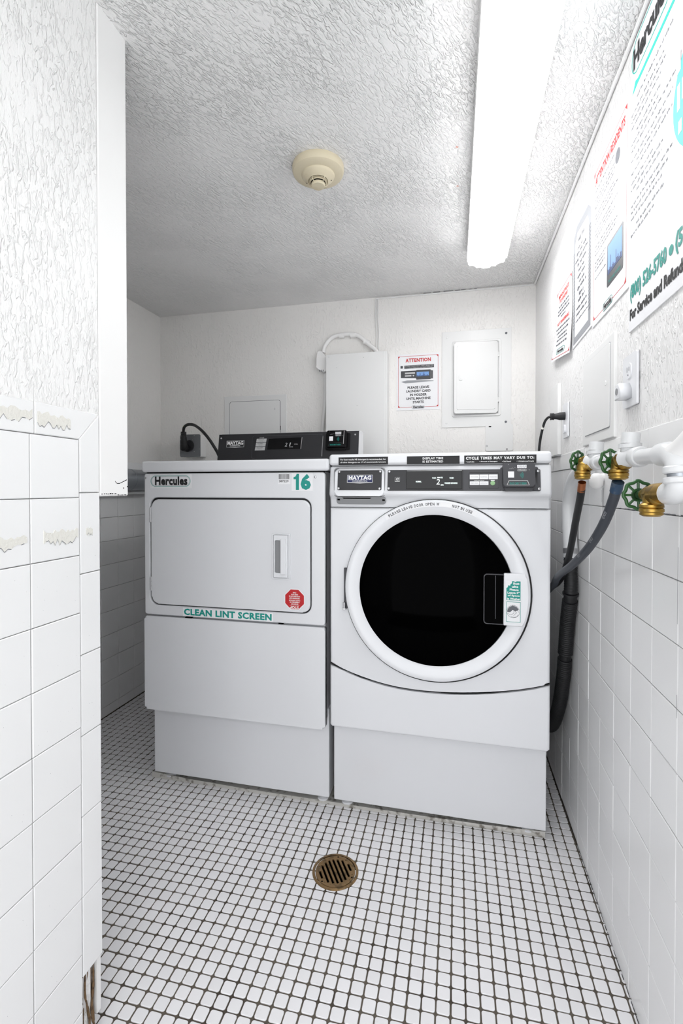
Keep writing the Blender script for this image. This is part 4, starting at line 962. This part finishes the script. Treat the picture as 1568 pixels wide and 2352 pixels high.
g = G(); g.plate(f, rrect(-1.3150, 1.5850, -1.1980, 1.6900, .006), 0, .0003); obj('picture_device', g, 'charcoal', t)
g = G(); g.quad(f, -1.3080, 1.6140, -1.2050, 1.6840, .0005); obj('picture_screen', g, 'sky_ink', t)
g = G()
for k in range(20): x = -1.3080+.0051*k; g.quad(f, x, 1.6140, x+.0036, 1.6180+random.uniform(.002, .014)+(.025 if k in (4, 12) else 0), .0007)
obj('picture_skyline', g, 'navy', t)
g = G(); put_text(g, f, 'PLACE CARD TO BEGIN', -1.3000, 1.5920, -1.2150, 1.5990, .0006); obj('teal_lettering', g, 'teal', t)
g = G(); g.flat(f, rrect(-1.3460, 1.5370, -1.2710, 1.5560, .009), .0004); obj('logo_back', g, 'paper', t)
capsule_logo(f, -1.3460, 1.5370, -1.2710, 1.5560, t, d=.0006, line=.0010, inner=False)
# second poster: grey hatched frame with cut corners
t = thing('poster', 'price poster with grey hatched frame and cut corners on right wall', 'poster', (XR, 1.56, 1.535))
o8 = lambda x0, y0, x1, y1, c: [(x0+c*.4, y0), (x1-c, y0), (x1, y0+c), (x1, y1-c*.2), (x1-c*.2, y1), (x0+c, y1), (x0, y1-c), (x0, y0+c*.4)]
g = G(); g.plate(rf, [(-1.6680, 1.5340), (-1.4530, 1.5380), (-1.4560, 1.8780), (-1.4900, 1.9000), (-1.6200, 1.9050), (-1.6700, 1.8800)], .0004, .0025); obj('sheet', g, 'paper', t)
f = wall_x(XR-.0027)
out = [(-1.6580, 1.5420), (-1.4620, 1.5440), (-1.4620, 1.8700), (-1.4900, 1.8920), (-1.6200, 1.8980), (-1.6600, 1.8740)]
inn = [(-1.6420, 1.5620), (-1.4850, 1.5660), (-1.4850, 1.8500), (-1.5000, 1.8680), (-1.6150, 1.8760), (-1.6400, 1.8520)]
g = G(); g.ring(f, out, inn, 0, .0002); obj('grey_frame', g, 'ink_light', t)
g = G(); z = 1.590
while z < 1.83:
    g.flat(f, [(-1.6585, z), (-1.6430, z+.003), (-1.6430, z+.0065), (-1.6585, z+.0035)], .0004); g.flat(f, [(-1.4840, z), (-1.4625, z+.004), (-1.4625, z+.0080), (-1.4840, z+.004)], .0004); z += .0105
obj('hatching', g, 'ink_grey', t)['kind'] = 'stuff'
g = G(); z = 1.842
for k, (hh, x0, x1) in enumerate(((.012, -1.60, -1.53), (.006, -1.61, -1.55), (.009, -1.62, -1.51), (.009, -1.635, -1.495), (.009, -1.61, -1.51), (.008, -1.60, -1.53), (.009, -1.61, -1.51), (.008, -1.59, -1.53), (.010, -1.61, -1.51), (.009, -1.59, -1.54), (.010, -1.60, -1.52), (.008, -1.62, -1.50), (.008, -1.62, -1.50), (.005, -1.63, -1.49))):
    dashes(g, f, x0, x1, z, hh, .0003, word=(.02, .05)); z -= hh+.0095
g.quad(f, -1.638, 1.6780, -1.488, 1.6788, .0003); g.quad(f, -1.638, 1.6730, -1.488, 1.6738, .0003); g.quad(f, -1.638, 1.7920, -1.488, 1.7928, .0003)
obj('price_print', g, 'ink_grey', t)['kind'] = 'stuff'
# first poster: curling sheet
t = thing('poster', 'narrow curling poster headed IMPORTANT TO KNOW, nearest the far corner', 'poster', (XR, 1.80, 1.53))
class Curl(Fr):
    """sheet whose lower edge curls off the wall"""
    def p(s, a, b, d=0):
        lift = .002+.020*max(0, (1.72-b)/.19)**2*(.35+.65*max(0, min(1, (-1.66-a)/.33)))
        return Vector((XR-lift-d, -a, b))
f = Curl((XR, 0, 0), (0, -1, 0), (0, 0, 1))
def sheet_pt(u, v):
    L0, L1 = (-1.955, 1.565), (-1.908, 1.804); R0, R1 = (-1.672, 1.526), (-1.680, 1.793)
    a = L0[0]+(L1[0]-L0[0])*v; b = L0[1]+(L1[1]-L0[1])*v; c = R0[0]+(R1[0]-R0[0])*v; d = R0[1]+(R1[1]-R0[1])*v
    return a+(c-a)*u, b+(d-b)*u
g = G(); V = []; F = []; nu, nv = 10, 14
for lay in (0, .0006):
    for j in range(nv+1):
        for i in range(nu+1): V.append(f.p(*sheet_pt(i/nu, j/nv), lay))
K = (nu+1)*(nv+1)
for j in range(nv):
    for i in range(nu):
        a = j*(nu+1)+i; F.append((K+a, K+a+1, K+a+nu+2, K+a+nu+1)); F.append((a, a+nu+1, a+nu+2, a+1))
g.add(V, F); obj('sheet', g, 'paper', t, smooth=60)
def pp(u, v): return sheet_pt(u, v)
def strip(g, u0, v0, u1, v1, n=8, th=None, d=.0010, wd=.006):
    for k in range(n):
        a, b = k/n, (k+1)/n
        p0 = pp(u0+(u1-u0)*a, v0+(v1-v0)*a); p1 = pp(u0+(u1-u0)*b, v0+(v1-v0)*b); q0, q1 = (wd, 0) if abs(u1-u0) < abs(v1-v0) else (0, wd)
        p2 = (p1[0]+q0*.3, p1[1]+q1*.3); p3 = (p0[0]+q0*.3, p0[1]+q1*.3); g.flat(f, [p0, p1, p2, p3], d)
g = G(); strip(g, .03, .03, .97, .03); strip(g, .03, .97, .97, .97); strip(g, .03, .03, .03, .97, wd=.003); strip(g, .97, .03, .97, .97, wd=.003)
for (u, v, su, sv) in ((.03, .03, .06, .05), (.97, .03, -.06, .05), (.03, .97, .06, -.05), (.97, .97, -.06, -.05)): g.flat(f, [pp(u, v), pp(u+su, v), pp(u, v+sv)], .0012)
obj('red_border', g, 'red', t)
class Sub(Fr):
    def __init__(s): s.n = Vector((-1, 0, 0)); s.x = Vector((0, -1, 0)); s.y = Vector((0, 0, 1))
    def p(s, a, b, d=0): return f.p(*sheet_pt(a, b), d)
sb = Sub()
for s_, a, b, v0, v1 in (('IMPORTANT', .15, .82, .86, .915), ('TO KNOW!', .22, .74, .79, .845), ('NOT TRANSFERABLE', .14, .86, .49, .535)):
    g = G(); put_text(g, sb, s_, a, v0, b, v1, .0014, bold=.04); obj('heading', g, 'pale_red', t)
g = G()
for v, a, b in ((.73, .2, .8), (.68, .15, .85), (.63, .15, .85), (.58, .35, .65), (.43, .1, .9), (.37, .15, .85), (.31, .25, .75), (.26, .2, .8), (.20, .2, .8)):
    x = a
    while x < b: wd = random.uniform(.03, .11); g.quad(sb, x, v, min(x+wd, b), v+.022, .0014); x += wd+.03
obj('small_print', g, 'ink_grey', t)['kind'] = 'stuff'
g = G(); put_text(g, sb, 'Hercules', .33, .085, .66, .13, .0014, bold=.04); obj('logo_lettering', g, 'ink', t)
g = G(); g.ring(sb, rrect(.28, .07, .72, .145, .03, 3), rrect(.29, .076, .71, .139, .026, 3), .0012, .0014); obj('logo_outline', g, 'teal', t)
# access panel on the right wall
t = thing('access_panel', 'white painted access panel with small key latch on right wall under posters', 'access panel', (XR, 1.38, 1.21))
g = G(); g.plate(rf, [(-1.5210, 1.2105), (-1.2420, 1.2105), (-1.2440, 1.4580), (-1.5190, 1.4580)], 0, .0065, .002); obj('frame', g, 'paint_smooth', t)
g = G(); g.ring(rf, rrect(-1.4960, 1.2360, -1.2690, 1.4420, .006), rrect(-1.4940, 1.2380, -1.2712, 1.4402, .005), .006, .0068); obj('door_gap', g, 'ink_light', t)
g = G(); g.plate(rf, rrect(-1.4940, 1.2380, -1.2712, 1.4402, .005), .005, .0085, .0015); pd = obj('panel_door', g, 'paint_smooth', t)
g = G(); g.ring(rf, circ(-1.2990, 1.3480, .0055, 16), circ(-1.2990, 1.3480, .0040, 16), .008, .0095); g.plate(rf, rrect(-1.3020, 1.3420, -1.2960, 1.3540, .002, 2), .0085, .0105); obj('key_latch', g, 'paint_smooth', pd)
# duplex outlet with an adaptor
t = thing('outlet', 'white duplex wall outlet right of the access panel with a white adaptor plugged in', 'outlet', (XR, 1.14, 1.262))
g = G(); g.plate(rf, rrect(-1.1800, 1.2640, -1.0990, 1.3745, .004), 0, .007, .003, 3); obj('cover_plate', g, 'plastic_w', t, wn=True)
g = G(); g.plate(rf, rrect(-1.1560, 1.3240, -1.1240, 1.3560, .012), .006, .009, .001); rc = obj('receptacle', g, 'plastic_w', t)
g = G(); g.quad(rf, -1.1480, 1.3380, -1.1460, 1.3490, .0094); g.quad(rf, -1.1360, 1.3390, -1.1340, 1.3480, .0094); g.flat(rf, circ(-1.1405, 1.3310, .0020, 10), .0094); obj('slots', g, 'ink_grey', rc)
g = G(); g.plate(rf, [(-1.1600, 1.2800), (-1.1240, 1.2800), (-1.1240, 1.3000), (-1.1360, 1.3140), (-1.1600, 1.3140)], .006, .030, .003, 2); obj('adaptor', g, 'plastic_w', t, wn=True)
g = G(); g.lathe((XR-.030, 1.1430, 1.2970), (-1, 0, 0), [(.0075, 0), (.0075, .001), (0, .001)], 20); obj('adaptor_face', g, 'plastic_g', t)
# corner outlet and washer plug
t = thing('outlet', 'small white outlet behind the black plug near the far corner', 'outlet', (XR, 1.745, 1.26))
g = G(); g.plate(rf, rrect(-1.7850, 1.2600, -1.7120, 1.3750, .004), 0, .007, .003, 3); obj('cover_plate', g, 'plastic_w', t, wn=True)
g = G(); g.plate(rf, rrect(-1.7620, 1.2750, -1.7330, 1.3030, .008), .006, .013, .002); obj('receptacle', g, 'plastic_w', t)
t = thing('power_cord', 'thin black washer cord with straight plug at the corner outlet', 'power cord', (.33, 1.76, 1.21))
g = G(); g.tube([(.3640, 1.750, 1.333), (.346, 1.752, 1.333), (.338, 1.753, 1.333), (.331, 1.754, 1.333), (.322, 1.755, 1.333)], [.0135, .0130, .0105, .0095, .0105], 16); obj('plug', g, 'rubber', t, smooth=50)
for k in range(3):
    g = G(); g.tube([(.3290-.0045*k, 1.7545, 1.333), (.3268-.0045*k, 1.7545, 1.333)], .0118, 16); obj('strain_relief', g, 'rubber', t)
g = G(); g.tube(curve([(.322, 1.755, 1.333), (.312, 1.758, 1.331), (.303, 1.766, 1.319), (.298, 1.775, 1.300)], 6), .0042, 10); g.tube(curve([(.297, 1.777, 1.295), (.2925, 1.790, 1.262), (.2900, 1.800, 1.220), (.2920, 1.815, 1.15), (.300, 1.85, 1.0), (.32, 2.1, .8)], 6), .0044, 10); obj('cord', g, 'rubber', t, smooth=50)
g = G(); g.tube([(.2985, 1.7745, 1.304), (.2965, 1.7775, 1.294)], .0047, 10); obj('tape_band', g, 'chip', t)
# flat cover strip in the corner
t = thing('cable_cover', 'flat white vertical cover strip beside the far corner outlet', 'cable cover', (XR, 1.91, 1.205))
g = G(); g.box((XR-.013, 1.838, 1.2085), (XR, 1.975, 1.462), .002); obj('cover', g, 'paint_smooth', t)
g = G(); g.box((XR-.022, 1.832, 1.2035), (XR, 1.975, 1.2075)); obj('end_bracket', g, 'plastic_g', t)

# ---- pipework
def union(g, c, axis, r, L_, n=24, hexa=False):
    a = Vector(axis).normalized(); g.lathe(Vector(c)-a*L_/2, a, [(r*.9, 0), (r, L_*.18), (r, L_*.82), (r*.9, L_)], 8 if hexa else n)
PX = .322
t = thing('water_pipe', 'white painted water supply pipe with elbows along the right wall', 'pipe', (PX, 1.0, 1.14))
g = G(); g.tube([(PX+.004, 1.300, 1.152), (PX, 1.22, 1.150), (PX, 1.00, 1.146), (PX, .835, 1.143)], .0135, 24); obj('main_run', g, 'pvc', t, smooth=50)
for y, L_, r in ((1.255, .030, .0185), (1.205, .022, .0180), (1.035, .032, .0190), (.960, .026, .0185)):
    g = G(); union(g, (PX, y, 1.149 if y > 1.1 else 1.146), (0, 1, 0), r, L_); obj('coupling', g, 'pvc', t, smooth=30)
for y, z0 in ((1.235, 1.150), (1.010, 1.146)):
    g = G(); g.tube([(PX+.002, y, z0), (PX+.002, y, z0+.020)], .0160, 20); g.tube([(PX+.002, y, z0+.020), (PX+.002, y, z0+.028)], .0200, 20); g.tube([(PX+.002, y, z0+.028), (PX+.004, y, z0+.048)], .0160, 20); obj('tee_branch', g, 'pvc', t, smooth=30)
g = G(); g.tube(curve([(PX, .860, 1.143), (PX, .835, 1.143), (PX, .815, 1.138), (PX, .802, 1.130), (PX, .799, 1.118)], 6), .0185, 24); obj('elbow', g, 'pvc', t, smooth=50)
g = G(); union(g, (PX, .799, 1.1165), (0, .08, 1), .0215, .011); union(g, (PX, .798, 1.1010), (0, .08, 1), .0215, .010); obj('union_collar', g, 'pvc', t, smooth=30)
g = G(); g.tube([(PX, .799, 1.12), (PX, .798, 1.098)], .0160, 20); obj('threaded_nipple', g, 'galv', t, smooth=40)
g = G(); g.tube(curve([(PX, .798, 1.100), (PX, .799, 1.092), (PX, .805, 1.086), (PX, .817, 1.083), (PX, .834, 1.082)], 6), .0180, 24); obj('elbow', g, 'pvc', t, smooth=50)
g = G(); g.tube(curve([(PX, .815, 1.140), (PX+.004, .790, 1.150), (PX+.010, .74, 1.175), (XR-.01, .66, 1.22)], 6), .0170, 20); obj('branch_pipe', g, 'paint', t, smooth=50)
g = G(); g.tube([(XR-.03, .785, 1.10), (XR+.001, .77, 1.10)], .012, 16); g.tube([(XR-.03, .79, 1.13), (XR-.03, .78, .98)], .010, 16); obj('wall_pipe', g, 'pvc', t, smooth=40)
def valve(label, tee, wheel, out, rw, brassy, group='hose valves with green handwheels'):
    tee = Vector(tee); wheel = Vector(wheel); out = Vector(out); ax = (wheel-tee).normalized(); L_ = (wheel-tee).length
    t = thing('hose_valve', label, 'valve', out, group)
    b = 'brass' if brassy else 'pvc'
    g = G(); g.tube([tee-ax*.012, tee+ax*L_*.30], .0165, 20); obj('body', g, b, t, smooth=40)
    g = G(); union(g, tee+ax*L_*.42, ax, .0145, L_*.28, hexa=True); g.tube([tee+ax*L_*.5, tee+ax*L_*.74], .0100, 16); obj('bonnet', g, 'brass', t, smooth=25)
    g = G(); g.tube(curve([tee+ax*L_*.12, tee*.55+out*.45+Vector((0, 0, .004)), out+Vector((0, 0, .020)), out+Vector((0, 0, .006))], 5), [.014]*6+[.0125]*5+[.0125]*5, 18); obj('spout', g, 'brass', t, smooth=50)
    g = G(); g.lathe(out+Vector((0, 0, .010)), (0, 0, -1), [(.0125, 0), (.0175, .003), (.0180, .007), (.0165, .008), (.0180, .010), (.0180, .014), (.0165, .0155), (.0172, .019), (.0120, .022)], 24); obj('hose_nut', g, 'brass', t, smooth=30)
    # handwheel: scalloped rim, hub, eight spokes
    u = ax.cross(Vector((0, 0, 1))).normalized(); v = u.cross(ax)
    rim = []
    for k in range(64):
        a = 2*PI*k/64; r = rw*(1+.055*math.cos(8*a)); rim.append(wheel+(u*math.cos(a)+v*math.sin(a))*r)
    rim.append(rim[0]); rim.append(rim[1])
    g = G(); g.tube(rim, .0029, 8, caps=False); g.lathe(wheel-ax*.003, ax, [(rw*.50, 0), (rw*.50, .004), (rw*.38, .004), (rw*.38, 0)], 24)
    for k in range(8):
        a = 2*PI*k/8; d = u*math.cos(a)+v*math.sin(a); g.tube([wheel+d*rw*.45, wheel+d*rw*1.02], .0022, 6)
    for k in range(3):
        a = 2*PI*k/3+.5; d = u*math.cos(a)+v*math.sin(a); g.tube([wheel+d*rw*.12, wheel+d*rw*.45], .0024, 6)
    g.lathe(wheel-ax*.014, ax, [(.0065, 0), (.0075, .006), (.0065, .018), (.003, .019)], 16); obj('handwheel', g, 'green', t, smooth=50)
    return t
valve('brass valve with green handwheel farthest along the pipe, feeding the thin black hose', (.316, 1.238, 1.151), (.2910, 1.268, 1.156), (.298, 1.246, 1.122), .0225, False)
valve('brass valve with green handwheel in the middle, feeding the blue-collared hose', (.320, 1.000, 1.146), (.3010, 1.043, 1.141), (.310, 1.028, 1.118), .0235, False)
valve('lowest and nearest brass valve with green handwheel, no hose on its outlet', (.318, .846, 1.082), (.3080, .918, 1.078), (.312, .873, 1.056), .0235, True)
# hoses
t = thing('hose', 'thin flat black hose with copper ferrule from the farthest valve', 'hose', (.298, 1.25, 1.08))
g = G(); g.tube([(.298, 1.248, 1.104), (.299, 1.262, 1.083)], .0088, 16); obj('ferrule', g, 'copper', t, smooth=40)
g = G(); g.tube(curve([(.299, 1.258, 1.088), (.302, 1.285, 1.062), (.309, 1.36, 1.000), (.317, 1.46, .905), (.318, 1.53, .845), (.316, 1.60, .798), (.312, 1.72, .757), (.310, 1.9, .72), (.31, 2.15, .74)], 8), .0088, 14); obj('tube', g, 'rubber', t, smooth=50)
t = thing('hose', 'dark grey hose marked COLD with blue collar from the middle valve', 'hose', (.31, 1.03, 1.06))
g = G(); g.tube([(.310, 1.030, 1.102), (.3095, 1.042, 1.083)], .0112, 18); obj('collar', g, 'blue', t, smooth=40)
cpts = [(.3095, 1.038, 1.090), (.308, 1.050, 1.068), (.304, 1.092, 1.020), (.299, 1.150, .975), (.295, 1.215, .938), (.2925, 1.330, .890), (.2925, 1.450, .850), (.2950, 1.520, .822), (.299, 1.60, .785), (.30, 1.80, .72), (.31, 2.1, .72)]
g = G(); g.tube(curve(cpts, 8), .0098, 16); obj('tube', g, 'rubber_grey', t, smooth=50)
ct = curve(cpts, 8)
for s_, i0 in (('COLD', 12), ('COLD', 22), ('COLD', 32)):
    p = ct[i0]; q = ct[i0+4]; ax = (q-p).normalized(); side = Vector((-.72, -.69, 0)); side = (side-ax*side.dot(ax)).normalized(); up = ax.cross(side)
    lf_ = Fr(p+side*.0100, ax, up if up.x > 0 else -up)
    if lf_.n.dot(side) < 0: lf_ = Fr(p+side*.0100, ax, -lf_.y)
    g = G(); put_text(g, lf_, s_, 0, -.0028, .020, .0028, .0002, bold=.02); obj('lettering', g, 'ink_light', t)
# drain standpipe and corrugated drain hose
DXc = .3440
t = thing('standpipe', 'white plastic drain pipe bending down behind the hoses', 'pipe', (DXc, 1.57, .9))
g = G(); g.tube(curve([(DXc, 1.390, 1.139), (DXc, 1.45, 1.138), (DXc, 1.535, 1.112), (DXc, 1.590, 1.055), (DXc, 1.592, .985), (DXc, 1.572, .905), (DXc, 1.570, .880)], 8), .0200, 24); obj('tube', g, 'pvc', t, smooth=50)
g = G(); g.tube([(DXc, 1.573, .908), (DXc, 1.571, .892)], .0216, 24); obj('hose_clamp', g, 'chrome', t, smooth=40)
g = G(); g.tube([(DXc, 1.590, .97), (DXc, 1.589, .962)], .0208, 24); obj('joint_ring', g, 'pvc', t, smooth=40)
t = thing('drain_hose', 'thick black corrugated drain hose hanging down the right wall', 'hose', (DXc, 1.60, .25))
dp = curve([(DXc, 1.571, .898), (DXc, 1.570, .855), (DXc, 1.566, .776), (DXc, 1.606, .672), (DXc, 1.634, .568), (DXc, 1.662, .473), (DXc-.002, 1.725, .347), (DXc-.006, 1.830, .240), (DXc-.02, 1.98, .20), (.31, 2.15, .21)], 60)
Ls = [0]
for a, b in zip(dp[:-1], dp[1:]): Ls.append(Ls[-1]+(b-a).length)
def seg_tube(s0, s1, fn, n=22):
    P_ = [(p, L_) for p, L_ in zip(dp, Ls) if s0 <= L_ <= s1]
    g = G(); g.tube([p for p, _ in P_], [fn(L_) for _, L_ in P_], n); return g
obj('cuff', seg_tube(0, .125, lambda s_: .0192+.0004*math.sin(s_*2*PI/.008)), 'rubber', t, smooth=60)
obj('flange', seg_tube(.125, .131, lambda s_: .0232), 'rubber', t, smooth=40)
obj('neck', seg_tube(.131, .152, lambda s_: .0185), 'rubber', t, smooth=40)
obj('corrugated_section', seg_tube(.150, .345, lambda s_: .0213+.0009*math.sin(s_*2*PI/.0068)), 'rubber', t, smooth=60)
obj('neck', seg_tube(.343, .365, lambda s_: .0180), 'rubber', t, smooth=40)
obj('corrugated_section', seg_tube(.363, 1.5, lambda s_: .0210+.0008*math.sin(s_*2*PI/.0068)), 'rubber', t, smooth=60)
# stub under the pipes
t = thing('pipe_stub', 'white painted capped pipe stub under the supply pipe on right wall', 'pipe', (XR, 1.34, 1.09))
g = G(); g.tube([(XR+.004, 1.335, 1.118), (.352, 1.335, 1.116)], .010, 16); g.lathe((.352, 1.335, 1.128), (0, 0, -1), [(.006, 0), (.014, .006), (.017, .016), (.016, .030), (.010, .038), (0, .040)], 20); obj('cap', g, 'paint', t, smooth=50)
g = G(); g.quad(wall_x(XR-.0016), -1.3390, 1.045, -1.3360, 1.090); obj('crack', g, 'ink', t)

for p in ((.005, 1.40), (.008, 1.58)):
    g = G()
    for a in (0, 1.1): g.tube([(p[0]-.004*math.cos(a), p[1]-.004*math.sin(a), ZC-.0008), (p[0]+.004*math.cos(a), p[1]+.003*math.sin(a), ZC-.0008)], .0005, 5)
    obj('orange_fleck', g, 'orange', ceiling)
